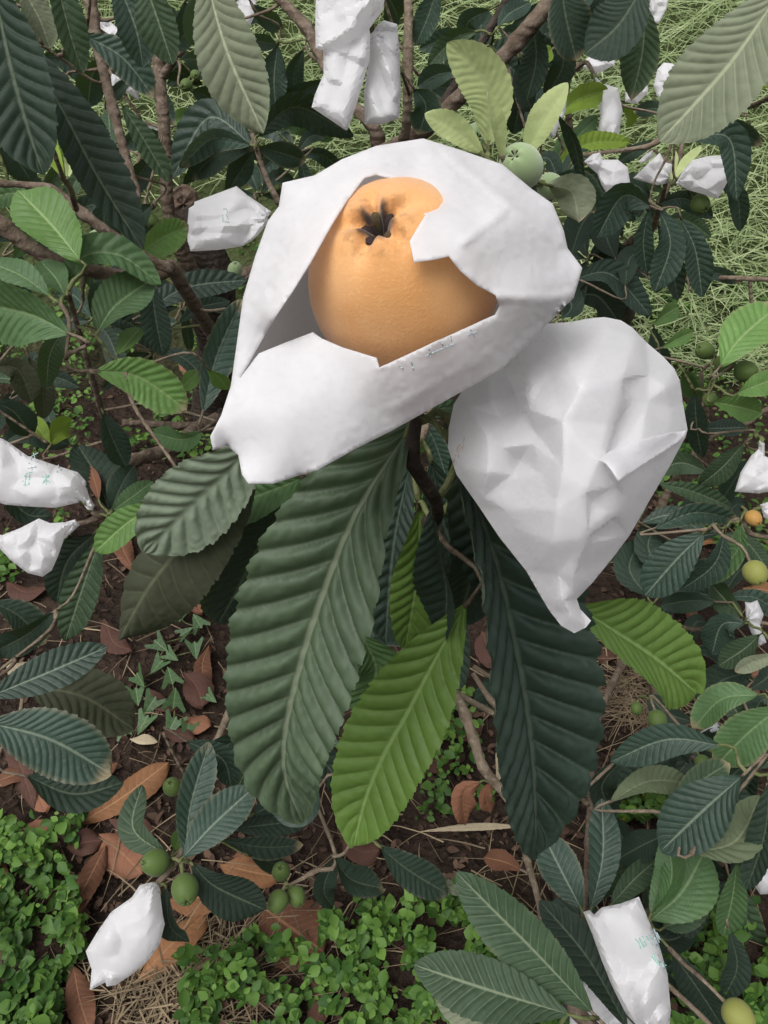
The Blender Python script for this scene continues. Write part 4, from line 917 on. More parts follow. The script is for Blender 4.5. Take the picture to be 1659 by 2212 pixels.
bag1 = build_bag('torn open white paper bag wrapped like a hood around the ripe orange loquat', OP1, d1, hf1, hb1, 8.0, 11, hole=HP1, marks=MARKS1)
sm = bag1.modifiers.new('thickness', 'SOLIDIFY'); sm.thickness = .0004; sm.offset = 0
# --- the closed bag beside it
def z2(p): return [(935.2 + a[0] * .3595, 650.6 + a[1] * .3595) + tuple(a[2:]) for a in p]
O2 = [(590, 215), (690, 135), (830, 125), (930, 105), (1030, 95), (1130, 115), (1200, 160), (1280, 245), (1380, 330), (1450, 405), (1485, 480), (1500, 600), (1530, 770), (1520, 810), (1430, 980), (1300, 1200), (1180, 1410), (1090, 1530), (960, 1690), (865, 1790),
      (885, 1850), (950, 1920), (920, 1960), (850, 1995), (770, 1950), (700, 1860), (640, 1760), (560, 1620), (400, 1420), (280, 1240), (140, 1040), (90, 880), (95, 760), (125, 620), (200, 500), (330, 440), (430, 400), (500, 300)]
I2 = [(550, 470, .020), (556, 560, .024), (575, 650, .024), (625, 800, .020), (500, 560, .004), (510, 640, .006), (520, 470, .007), (890, 505, .044), (800, 335, .024), (640, 300, .012), (700, 430, .022), (1140, 465, .032), (1050, 160, .014), (1215, 225, .012), (1135, 560, .034), (1090, 740, .036), (1042, 915, .036),
      (1180, 600, .022), (1290, 600, .018), (1180, 800, .024), (1400, 520, .016), (1430, 640, .010), (1300, 440, .014), (1000, 950, .039), (1112, 1078, .040), (1300, 960, .020), (1250, 850, .026), (1420, 800, .014), (1045, 940, .037), (1100, 1110, .032),
      (520, 960, .008), (420, 880, .018), (600, 860, .022), (650, 1040, .026), (480, 1040, .016), (920, 1150, .038), (930, 1420, .030), (1110, 1285, .026), (1100, 1330, .014), (1120, 1420, .010), (960, 1450, .020), (890, 1600, .012),
      (750, 1640, .015), (850, 1650, .018), (720, 1450, .028), (540, 1380, .015), (640, 1560, .013), (840, 1880, .008), (780, 1800, .012), (850, 1760, .010), (330, 1030, .020), (200, 900, .010), (330, 820, .020), (350, 600, .014), (210, 640, .008), (250, 560, .004), (420, 700, .012),
      (541, 490, .006), (545, 580, .007), (562, 665, .011), (1154, 480, .023), (1150, 560, .024), (1107, 742, .025), (1060, 905, .026), (946, 1200, .029), (947, 1410, .017), (1095, 1300, .012), (780, 720, .040), (780, 1000, .038), (740, 1250, .034), (430, 1250, .012), (300, 1180, .009), (180, 1000, .008), (1160, 1180, .026), (1240, 1150, .016)]
C2 = [(x, y, 0.0) for x, y in z2(O2)] + z2(I2); OP2 = z2(O2)
def chain(*ps):
    ix = [int(np.argmin([(c[0] - q_[0]) ** 2 + (c[1] - q_[1]) ** 2 for c in C2])) for q_ in z2(ps)]; return list(zip(ix[:-1], ix[1:]))
E2 = chain((1215, 225), (1140, 465), (1135, 560), (1090, 740), (1042, 915)) + chain((590, 215), (800, 335), (890, 505)) + chain((890, 505), (1140, 465)) + chain((1000, 950), (1112, 1078), (1300, 960), (1520, 810)) + chain((1000, 950), (1045, 940), (1250, 850), (1420, 800), (1530, 770)) \
   + chain((180, 1000), (300, 1180), (430, 1250), (540, 1380), (640, 1560), (750, 1640)) + chain((550, 470), (556, 560), (575, 650), (625, 800)) + chain((920, 1150), (930, 1420), (850, 1650)) + chain((930, 1420), (1110, 1285)) + chain((750, 1640), (930, 1420))
def d2f(V): return .300 - (V[:, 1] - 1000) * .00001
def hf2(V, on, F):
    h = 1.12 * interp(C2, V, E2); h0 = h; h = .42 * h0 + .58 * relax(h0, F, on, 14)
    s = np.clip(polydist(V, OP2) / 30, 0, 1)
    return h + s * .0004 * vnoise(V / 45, 14)
def hb2(V, on, F):
    s = np.clip(polydist(V, OP2) / 150, 0, 1); return np.where(on, 0, -.042 * np.sqrt(s) + .0015 * vnoise(V / 40, 18) * s)
ST2 = [('scuff', STAIN, [[(980, 1000), (988, 968), (994, 960)], [(984, 985), (1000, 962)], [(998, 975), (1003, 945)], [(990, 990), (992, 972)]], 1.6)]
bag2 = build_bag('large crumpled closed white bag with a sharp folded flap beside the opened bag', OP2, d2f, hf2, hb2, 5.0, 21, marks=ST2, sharp=16)

FLP = z2([(1000, 955), (1045, 912), (1130, 868), (1260, 828), (1400, 796), (1526, 775), (1518, 812), (1420, 885), (1300, 962), (1200, 1025), (1114, 1080), (1085, 1030), (1045, 975)])
FV, FF_, FO = tri_sheet(FLP, 5.0, 77)
fh = 1.12 * interp(C2, FV, E2); ex_ = np.clip((1486 - FV[:, 0]) / 190, 0, 1); top_ = np.clip(polydist(FV, z2([(1045, 912), (1260, 828), (1526, 775)]), False) / 40, 0, 1)
fh = relax(fh, FF_, np.zeros(len(FV), bool), 25) + .0012 + .0075 * ex_ * (.25 + .75 * top_)
fm = mesh_np('folded_flap', P(FV[:, 0], FV[:, 1], d2f(FV) - fh), FF_)
obj('folded_flap', fm, PAPER, bag2).modifiers.new('thickness', 'SOLIDIFY').thickness = .0004
# --- the other bags: outline, distance, thickness, neck
def bag(label, poly, d, H=.02, neck=None, tree='A', seed=1, ncr=7, marks=(), tilt=(0, 0), floor=None, folds=()):
    poly = [tuple(map(float, p)) for p in poly]; A = np.array(poly); mn, mx = A.min(0), A.max(0); size = float(max(mx - mn)); cen = A.mean(0)
    sp = max(2.2, size / 42); rs = np.random.default_rng(seed * 31)
    rad = .28 * min(mx - mn)
    cp = []
    while len(cp) < ncr * 2:
        q_ = rs.uniform(mn, mx)
        if inpoly(np.array([q_[0]]), np.array([q_[1]]), poly)[0] and all(np.hypot(*(q_ - e_[:2])) > size * .08 for e_ in cp): cp.append((q_[0], q_[1], rs.choice([.45, .7, 1.0, 1.3]) + rs.uniform(-.1, .1)))
    ctl = cp + [(x_, y_, rs.uniform(.5, 1.1)) for x_, y_ in poly]
    def dfun(V): return d + (V[:, 0] - cen[0]) * tilt[0] / FPX * d + (V[:, 1] - cen[1]) * tilt[1] / FPX * d
    def hf(V, on, F):
        dist = polydist(V, poly); s = np.clip(dist / rad, 0, 1)
        h = H * np.sqrt(s * (2 - s))
        m_ = interp(ctl, V); h = h * (.6 * m_ + .4 * relax(m_, F, np.zeros(len(V), bool), 4))
        for (x0, y0, x1, y1, amp) in folds:
            pd = polydist(V, [(x0, y0), (x1, y1)], False); h += amp * H * np.clip(1 - pd / (size * .08), 0, 1)
        if neck is not None:
            dx, dy = V[:, 0] - neck[0], V[:, 1] - neck[1]; rr = np.hypot(dx, dy); an = np.arctan2(dy, dx)
            h += .42 * H * (2 / math.pi * np.arcsin(np.sin(an * 7 + 1.5 * np.sin(rr / size * 9 + seed)))) * np.exp(-rr / (size * .33)) * np.clip(dist / 4, 0, 1)
        h += 0
        return np.where(on, 0, h)
    def hbf(V, on, F):
        s = np.clip(polydist(V, poly) / rad, 0, 1); return np.where(on, 0, -H * .9 * np.sqrt(s))
    o = build_bag(label, poly, dfun, hf, hbf, sp, seed, marks=marks, floor=floor, sharp=20)
    if neck is not None:
        c = P([neck[0]], [neck[1]], dfun(np.array([neck], float)))[0]; q_ = P([cen[0]], [cen[1]], [d])[0]
        TREES[tree]['want'].append((c + nrm((q_ - c)[None])[0] * .012, nrm((q_ - c)[None])[0], .003))
    return o
E1M = [('print', INK, [[(52, 1030), (58, 1022), (70, 1020)], [(48, 1040), (66, 1036)], [(50, 1048), (64, 1046)], [(56, 1026), (54, 1050)], [(64, 1024), (62, 1048)], [(90, 1034), (108, 1030)], [(92, 1044), (106, 1026)], [(99, 1024), (100, 1048)], [(91, 1028), (108, 1042)]], 2.0),
       ('print', INKB, [[(60, 1002), (76, 996)], [(60, 1012), (80, 1008)], [(68, 994), (70, 1016)], [(118, 1014), (130, 1008)], [(122, 1020), (134, 1014)], [(126, 1004), (124, 1024)], [(64, 988), (82, 978)], [(72, 978), (76, 992)]], 1.8)]
G1M = [('print', INK, [[(1372, 2028), (1380, 2036), (1384, 2050)], [(1380, 2026), (1392, 2046)], [(1388, 2022), (1396, 2044)], [(1396, 2022), (1404, 2040)], [(1402, 2020), (1410, 2030)], [(1412, 2060), (1418, 2075), (1426, 2086)], [(1408, 2066), (1420, 2082)], [(1430, 2080), (1436, 2094)], [(1424, 2078), (1440, 2086)]], 3.0),
       ('print', INKB, [[(1406, 2008), (1416, 2030), (1422, 2052)], [(1412, 2006), (1424, 2036)], [(1418, 2014), (1426, 2030)], [(1408, 2036), (1420, 2056)]], 3.0)]
C7M = [('print', INKB, [[(482, 452), (490, 451), (491, 460)], [(481, 464), (482, 476)], [(488, 462), (494, 474)], [(480, 478), (496, 480)]], 2.4)]
bag('boxy white bag with folded end in front of the cut trunk stub', [(408, 450), (419, 443), (420, 436), (511, 402), (535, 422), (562, 440), (586, 457), (578, 480), (560, 505), (545, 520), (522, 532), (470, 540), (412, 543), (405, 520), (405, 480)], 1.15, .028, (580, 470), 'A', 3, 5, C7M, tilt=(0, -.25), folds=[(420, 492, 575, 483, .35), (424, 445, 420, 495, .3)])
bag('long white bag with green print tied on a knobbly twig', [(-40, 930), (10, 950), (60, 985), (120, 1005), (168, 1020), (186, 1040), (188, 1056), (192, 1072), (205, 1092), (200, 1103), (188, 1100), (176, 1084), (120, 1097), (60, 1094), (10, 1090), (-40, 1070)], 1.02, .030, (192, 1090), 'A', 4, 6, E1M)
bag('cone shaped white bag flaring out below the bag with green print', [(-30, 1150), (5, 1156), (45, 1140), (84, 1120), (108, 1130), (140, 1128), (162, 1122), (172, 1134), (160, 1146), (138, 1165), (126, 1200), (112, 1232), (92, 1246), (60, 1238), (25, 1212), (-5, 1180), (-30, 1165)], 1.0, .026, (164, 1131), 'A', 5, 9)
bag('low white bag with twisted neck hanging above dead brown leaves', [(330, 1905), (345, 1908), (346, 1930), (352, 1978), (356, 1996), (345, 2040), (320, 2075), (285, 2105), (250, 2128), (230, 2131), (228, 2122), (194, 2139), (198, 2095), (185, 2055), (212, 2010), (240, 1970), (285, 1938), (302, 1912)], .88, .024, (336, 1910), 'A', 6, 8)
bag('tall open mouthed white bag with smeared green print among dark leaves', [(1260, 1970), (1274, 1966), (1283, 1976), (1300, 1960), (1340, 1952), (1380, 1937), (1400, 1985), (1425, 2045), (1442, 2105), (1449, 2180), (1446, 2225), (1400, 2240), (1352, 2190), (1322, 2130), (1300, 2075), (1280, 2020)], .78, .024, (1400, 2232), 'C', 7, 5, G1M, folds=[(1275, 1970, 1345, 2170, .45), (1425, 2085, 1370, 2190, .35), (1395, 2170, 1440, 2215, .3)])
bag('shaded white bag mostly hidden under leaves beside the tall open bag', [(1232, 2160), (1262, 2115), (1282, 2110), (1292, 2140), (1330, 2170), (1370, 2215), (1380, 2245), (1230, 2245)], .86, .02, (1300, 2235), 'C', 8, 7)
bag('white bag peeping out behind the pale underside of a leaf', [(1600, 1840), (1625, 1822), (1640, 1800), (1690, 1770), (1690, 1930), (1642, 1932), (1612, 1885)], .95, .02, (1680, 1800), 'C', 9, 7)
bag('small crumpled white bag hanging from a bare twig end', [(1640, 950), (1652, 958), (1652, 985), (1690, 1000), (1690, 1055), (1640, 1066), (1587, 1062), (1600, 1020), (1622, 985), (1638, 970)], 1.15, .022, (1645, 952), 'C', 10, 9)
bag('white bag scrap beside the small ripe orange loquat', [(1642, 1090), (1665, 1082), (1695, 1085), (1695, 1140), (1650, 1118)], 1.12, .014, (1645, 1095), 'C', 11, 6)
bag('narrow crinkled white bag beside the drooping leaf tips', [(1609, 1300), (1622, 1302), (1636, 1296), (1650, 1328), (1642, 1350), (1656, 1388), (1640, 1396), (1622, 1365), (1612, 1340)], 1.12, .016, (1612, 1335), 'C', 12, 8)
bag('small shaded white bag above the long dark leaf', [(1500, 1590), (1522, 1575), (1545, 1553), (1568, 1590), (1552, 1606), (1515, 1600)], 1.12, .014, (1505, 1588), 'C', 13, 6)
bag('folded white bag hanging high in front of the grey stem', [(683, -30), (838, -30), (825, 25), (798, 62), (800, 80), (798, 130), (792, 150), (772, 220), (750, 284), (712, 258), (673, 232), (680, 205), (699, 160), (698, 108), (682, 105), (681, 40)], .88, .028, (800, -20), 'A', 14, 4, folds=[(683, 104, 760, 60, .4), (745, 25, 805, -5, .5), (760, 90, 730, 215, -.25)])
bag('white bag turned sideways next to the folded high one', [(799, 75), (818, 52), (830, 44), (858, 52), (863, 110), (866, 200), (862, 255), (830, 268), (788, 268), (786, 200), (797, 130)], .92, .024, (806, 70), 'A', 15, 4, folds=[(812, 80, 860, 205, .5), (800, 200, 822, 265, .3)])
bag('white bag end showing between felted leaf and grey stem', [(495, -20), (556, -20), (552, 30), (540, 55), (516, 66), (505, 30)], 1.3, .018, (520, -15), 'A', 16, 5)
bag('white bag high behind the brown upright stem', [(208, 48), (228, 38), (248, 55), (270, 74), (273, 100), (236, 103), (222, 80)], 1.5, .018, (215, 45), 'A', 17, 7)
bag('small white bag half behind the brown upright stem', [(238, 155), (262, 170), (256, 195), (242, 185)], 1.5, .012, (240, 157), 'A', 18, 5)
bag('white bag partner of the small one by the brown stem', [(256, 178), (276, 160), (300, 185), (300, 218), (272, 198)], 1.55, .016, (262, 180), 'A', 19, 6)
bag('white bag deep between two upright stems', [(310, 270), (328, 265), (345, 285), (370, 310), (352, 330), (318, 350), (300, 300)], 1.6, .018, (312, 275), 'A', 20, 7)
bag('scrap of white bag under the bag between two stems', [(313, 372), (325, 368), (330, 384), (318, 382)], 1.6, .008, (314, 373), 'A', 36, 4)
bag('greyish white bag behind the drooping dark leaf', [(38, 28), (55, 48), (80, 74), (74, 92), (44, 76)], 1.4, .016, (40, 32), 'A', 21, 6)
bag('white bag far up against the grass bank', [(1398, -25), (1448, -20), (1440, 20), (1424, 50), (1404, 48)], 1.9, .016, (1420, -20), 'B', 22, 5)
bag('greyish bag in shade under a hanging dark leaf', [(1250, 140), (1290, 110), (1330, 95), (1328, 140), (1290, 160)], 1.55, .016, (1252, 138), 'B', 23, 6)
bag('long slim white bag hanging over yellowish leaves', [(1282, 160), (1300, 180), (1335, 190), (1345, 240), (1338, 285), (1334, 308), (1284, 325), (1290, 290), (1297, 250), (1290, 200)], 1.38, .020, (1283, 162), 'B', 24, 7)
bag('plain white bag behind the tip of a dark leaf', [(1352, 132), (1372, 150), (1400, 150), (1400, 200), (1376, 225), (1350, 220)], 1.6, .016, (1354, 136), 'B', 25, 5)
bag('round white bag against the grass bank', [(1434, 135), (1452, 137), (1466, 146), (1480, 190), (1466, 212), (1430, 222), (1418, 205), (1412, 185), (1420, 150)], 1.5, .022, (1472, 212), 'B', 26, 9)
bag('pointed white bag uppermost against the grass bank', [(1504, 110), (1525, 98), (1545, 108), (1585, 90), (1576, 120), (1550, 155), (1510, 168), (1492, 178), (1496, 160), (1502, 140)], 1.48, .020, (1496, 174), 'B', 27, 9)
bag('tiny crumpled bag between the round and the pointed bag', [(1480, 186), (1500, 178), (1526, 180), (1520, 192), (1495, 202), (1482, 196)], 1.5, .010, (1482, 190), 'B', 28, 6)
bag('short white bag drooping over a broad leaf', [(1260, 350), (1280, 332), (1297, 328), (1302, 345), (1335, 345), (1356, 362), (1362, 400), (1317, 430), (1300, 400), (1290, 375)], 1.25, .020, (1264, 350), 'B', 29, 7)
bag('pointed white bag at the base of the young upright shoot', [(1367, 385), (1395, 358), (1425, 330), (1436, 350), (1452, 355), (1447, 395), (1420, 400)], 1.32, .020, (1447, 385), 'B', 30, 9)
bag('wide crumpled white bag on the outer side of the young shoot', [(1460, 396), (1474, 370), (1495, 346), (1530, 337), (1582, 335), (1576, 385), (1562, 410), (1550, 430), (1520, 420), (1485, 410)], 1.28, .024, (1464, 390), 'B', 31, 9)
bag('pale bag hidden behind the pale young leaf', [(1168, 222), (1205, 170), (1226, 190), (1222, 240), (1196, 300), (1182, 280)], 1.25, .016, (1210, 180), 'A', 32, 5)
bag('sliver of white bag under the curved yellow leaf', [(1378, 350), (1395, 332), (1412, 322), (1410, 340), (1390, 352)], 1.45, .008, (1405, 330), 'B', 33, 4)

# ------------------------------------------------------------------ twigs and leaf stalks that tie leaves, fruits and bags to the limbs
TREES['A']['want'].append((P([872], [690], [.285])[0], nrm((P([872], [600], [.26]) - P([872], [690], [.285])))[0], .0035))
TREES['A']['want'].append((P([1012], [925], [.305])[0], nrm((P([1150], [1000], [.30]) - P([1012], [925], [.305])))[0], .003))
for key, t in TREES.items():
    net = np.array(t['net']); want = t['want'][:]
    todo = list(range(len(want))); B = np.array([w[0] for w in want])
    dist = np.full(len(B), 1e9); near = np.zeros((len(B), 3))
    def upd(pts):
        global dist, near
        for i in todo:
            dd = np.linalg.norm(pts - B[i], axis=1); k = dd.argmin()
            if dd[k] < dist[i]: dist[i] = dd[k]; near[i] = pts[k]
    upd(net)
    while todo:
        i = min(todo, key=lambda k: dist[k]); todo.remove(i)
        p, dirn, rad = want[i]; q_ = near[i]; L = dist[i]
        if L < .002: continue
        m1_ = p - dirn * min(.35 * L, .035); m2_ = q_ * .75 + p * .25 + np.array([0, 0, -.03 * L]) if L > .05 else q_ * .7 + p * .3
        pts = np.array([p + dirn * .004, m1_, m2_, q_])
        o, c, r = tube('stalk' if L < .06 else 'twig', pts, [rad, rad, rad * 1.35, rad * (1.5 if L < .1 else 2.0)], STALK if L < .05 else BARKL, t['root'], 6, .06)
        upd(c[1:])

# ------------------------------------------------------------------ fallen leaves on the soil
def fallen(pts, w, mat, label=None, lift=.012, fold=12, roll=0, curl=.25, seed=0):
    a = np.array(pts, float); g_ = ground_hit(a[:, 0], a[:, 1]); rs = np.random.default_rng(seed)
    g_[:, 2] += lift + rs.uniform(0, .010, len(g_))
    dep = (g_ - CAMP) @ FWD; Wd = w * dep.mean() / FPX / .9
    V, F, uv, uv2, M, L = leaf_geo(g_, Wd, UPREF, roll, fold, 11, .6, .9, False, 40, 14, seed, 1.0, rs.uniform(-20, 20), curl)
    V[:, 2] = np.maximum(V[:, 2], gz(V[:, 0], V[:, 1]) + .002)
    o = obj('fallen_leaf', mesh_np('fallen_leaf', V, F, True, uv, uv2), LM[mat])
    dflt = {'n': 'dry reddish brown loquat leaf lying on the soil', 'no': 'dry orange brown loquat leaf lying on the soil', 'nd': 'dark maroon dead leaf lying on the shaded soil', 'nw': 'pale bleached dead leaf lying on the soil'}
    tag(o, label or dflt[mat], 'leaf', 'dead leaves on the ground'); return o
FL = [
 ([(185, 1788), (270, 1735), (368, 1658)], 66, 'no', 'long orange dead leaf lying behind the upright leaves of the low shoot'), ([(218, 1812), (265, 1850), (312, 1898)], 78, 'n'),
 ([(236, 1838), (200, 1910), (150, 2008)], 54, 'n'), ([(358, 1958), (430, 1950), (505, 1950)], 76, 'no'), ([(298, 2132), (380, 2050), (452, 1978)], 72, 'no'),
 ([(478, 1880), (540, 1895), (604, 1906)], 62, 'no'), ([(560, 1962), (625, 2010), (700, 2064)], 135, 'n', 'broad round reddish brown dead leaf under three green loquats'), ([(165, 2095), (180, 2170), (202, 2240)], 54, 'n'),
 ([(78, 1718), (95, 1740), (106, 1768)], 38, 'n'), ([(38, 1832), (80, 1810), (112, 1800)], 54, 'n'), ([(148, 1842), (190, 1835), (228, 1828)], 54, 'nd'),
 ([(-10, 1702), (30, 1690), (72, 1680)], 44, 'n'), ([(505, 1862), (550, 1855), (595, 1850)], 44, 'n'), ([(672, 2125), (692, 2170), (680, 2240)], 44, 'nd'),
 ([(392, 1568), (425, 1575), (458, 1582)], 42, 'n'), ([(348, 1596), (385, 1600), (422, 1606)], 30, 'nd'), ([(-10, 1422), (30, 1415), (66, 1420)], 44, 'no'),
 ([(412, 1285), (425, 1310), (440, 1340)], 40, 'n'), ([(402, 1468), (430, 1500), (442, 1542)], 60, 'nd'), ([(1298, 1372), (1330, 1395), (1368, 1402)], 44, 'n'),
 ([(1038, 1378), (1060, 1420), (1105, 1442)], 66, 'nd'), ([(1598, 1284), (1640, 1290), (1690, 1290)], 40, 'no'), ([(1480, 1330), (1490, 1340), (1510, 1350)], 26, 'n'),
 ([(1605, 1475), (1640, 1468), (1680, 1462)], 34, 'n'), ([(1498, 1188), (1518, 1184), (1545, 1180)], 22, 'no'), ([(1290, 1440), (1320, 1420), (1350, 1425)], 34, 'nd'),
 ([(300, 1280), (330, 1300), (370, 1290)], 50, 'nd'), ([(20, 1270), (60, 1290), (110, 1280)], 46, 'nd'), ([(230, 1350), (250, 1400), (290, 1420)], 44, 'nd'),
 ([(20, 1440), (50, 1460), (70, 1490)], 44, 'nw'), ([(880, 1500), (900, 1560), (890, 1600)], 50, 'nd'), ([(960, 1560), (1000, 1590), (1040, 1580)], 44, 'nd'),
 ([(10, 1560), (60, 1690), (80, 1760)], 40, 'nd'), ([(150, 1650), (200, 1690), (260, 1660)], 44, 'n'), ([(240, 1780), (300, 1800), (340, 1830)], 44, 'nd'),
 ([(290, 1240), (270, 1200), (260, 1150)], 40, 'n'), ([(1180, 1420), (1210, 1440), (1250, 1430)], 44, 'nd'), ([(740, 1820), (780, 1850), (820, 1850)], 50, 'nd'), ([(880, 1640), (930, 1660), (980, 1640)], 50, 'nd'),
 ([(0, 1850), (10, 1900), (30, 1960)], 30, 'n'), ([(420, 2130), (450, 2170), (500, 2180)], 30, 'nd'), ([(510, 2100), (540, 2080), (560, 2050)], 26, 'nd'), ([(455, 1405), (440, 1450), (450, 1500)], 36, 'n'),
 ([(320, 1500), (350, 1530), (400, 1530)], 34, 'nd'), ([(810, 780), (830, 790), (860, 800)], 40, 'n'), ([(385, 775), (400, 800), (420, 830)], 26, 'n'), ([(1490, 740), (1505, 745), (1525, 748)], 20, 'nd'),
]
FLAB = '''reddish brown dead leaf on soil behind the fruit above the low bag
narrow reddish brown dead leaf running from soil into the weeds
orange brown dead leaf beneath the green loquat with star calyx
long orange brown dead leaf under the low white bag
orange brown dead leaf between the low shoot and three green loquats

reddish brown dead leaf at the edge of the weeds below the low bag
small reddish brown dead leaf under the dark drooping leaf pair
short reddish brown dead leaf half inside the dense weeds
dark maroon dead leaf next to the narrow one running into the weeds
reddish brown dead leaf under the big blue green side leaf
reddish brown dead leaf behind the topmost of three loquats
dark maroon dead leaf curling between two weed patches
reddish brown dead leaf touching the lowest vine leaves
dark maroon dead leaf between vine and bleached scrap
orange dead leaf tucked under the pale tipped side leaf
reddish brown dead leaf behind the olive folded leaf edge
dark maroon dead leaf between vine and the large hanging leaf
reddish brown dead leaf under the bright green leaf beside the second bag
dark maroon dead leaf behind the bright hanging leaf and twigs
orange dead leaf below the yellowish blushed loquat
tiny reddish brown dead leaf beneath the low glossy bush
reddish brown dead leaf on bare soil by the glossy bush
tiny orange dead leaf between twigs of the glossy bush
dark maroon dead leaf on the straw beside the hanging dark leaf
dark maroon dead leaf under the olive folded leaf
dark maroon dead leaf below the cone shaped bag
dark maroon dead leaf under the long green drooping leaf
pale bleached dead leaf beside the pale tipped side leaf
dark maroon dead leaf in the gap beside the bright hanging leaf
dark maroon dead leaf among the bare twigs
dark maroon dead leaf under the veined side leaf
reddish brown dead leaf under the dark drooping leaf, beside weeds
dark maroon dead leaf under the small curved leaf of the low shoot
reddish brown dead leaf behind the light green leaf by the cone bag
dark maroon dead leaf behind the dark hanging leaf below the second bag
dark maroon dead leaf below the bright hanging leaf tip
dark maroon dead leaf crossing behind the bright hanging leaf
reddish brown dead leaf deep in the dense weeds
dark maroon dead leaf on straw below the long orange one
small dark maroon dead leaf on the straw patch
reddish brown dead leaf at the large hanging leaf edge, by the vine
dark maroon dead leaf under the vine middle
reddish brown dead leaf behind the opened bag
small reddish brown dead leaf beside the dark trunk foot
tiny dark maroon dead leaf beyond the cluster of green loquats'''.split('\n')
for i, f in enumerate(FL): fallen(f[0], f[1], f[2], f[3] if len(f) > 3 else FLAB[i - 1], seed=300 + i, fold=random.uniform(2, 24), roll=random.uniform(-10, 10))
o = fallen([(902, 1815), (1000, 1808), (1122, 1804)], 15, 'nw', 'narrow grey strap of dead leaf lying across dark soil', seed=390, lift=.02)
o = fallen([(283, 1605), (310, 1612), (345, 1615)], 22, 'nw', 'bleached scrap of dead leaf below the trailing vine', seed=391)

# ------------------------------------------------------------------ trailing vine with arrow-shaped leaves
vl = [(435, 1366, 38), (345, 1406, 40), (425, 1412, 36), (400, 1386, 30), (350, 1450, 36), (305, 1478, 42), (375, 1486, 42), (300, 1512, 40), (335, 1532, 44), (380, 1536, 46), (320, 1572, 42), (380, 1576, 44), (275, 1596, 36), (410, 1588, 36), (370, 1430, 30), (395, 1345, 28), (455, 1520, 28), (450, 1268, 30), (420, 1270, 26)]
vpos = ground_hit([v[0] for v in vl], [v[1] for v in vl]); vroot = empty('creeping_vine', vpos.mean(0), 'creeping vine with small arrow shaped green leaves on leaf litter', 'vine')
VS = [(0, -.25), (.14, -.12), (.42, -.42), (.50, -.30), (.30, .10), (.16, .45), (0, .72), (-.16, .45), (-.30, .10), (-.50, -.30), (-.42, -.42), (-.14, -.12)]
for i, ((x, y, s_), p) in enumerate(zip(vl, vpos)):
    dep = (p - CAMP) @ FWD; S_ = s_ * dep / FPX * 1.15; rs = np.random.default_rng(i + 50); a = rs.uniform(-2.6, -.6) + (3.14 if i % 3 else 0)
    n_ = nrm(np.array([rs.normal(0, .3), -.5 + rs.normal(0, .2), 1.0])[None])[0]; ex = nrm(np.cross(n_, [math.cos(a), math.sin(a), 0])[None])[0]; ey = np.cross(n_, ex)
    V = [p + np.array([0, 0, .022]) + S_ * (ex * vx + ey * vy + n_ * abs(vx) * .22) for vx, vy in VS] + [p + np.array([0, 0, .022]) + S_ * ey * .1, p + np.array([0, 0, .022]) + S_ * ey * .4]
    F = [(0, 1, 12), (1, 2, 3), (1, 3, 4), (1, 4, 12), (4, 5, 13), (4, 13, 12), (5, 6, 13), (6, 7, 13), (7, 8, 13), (8, 12, 13), (8, 11, 12), (8, 9, 11), (9, 10, 11), (11, 0, 12)]
    uvv = np.array([(20 + vy * 4, vx * 2) for vx, vy in VS] + [(20.4, 0), (21.6, 0)])
    obj('leaf', mesh_np('vine_leaf', np.array(V), np.array(F), False, uvv, np.zeros((14, 2))), LM['m'], vroot, origin=p)
order = [17, 18, 15, 0, 3, 2, 14, 4, 6, 9, 11, 13]; tube('stem', vpos[order] + [0, 0, .012], np.full(len(order), .0012), STALK, vroot, 6, .02)
order = [3, 1, 4, 5, 7, 8, 10, 12]; tube('stem', vpos[order] + [0, 0, .012], np.full(len(order), .0012), STALK, vroot, 6, .02)

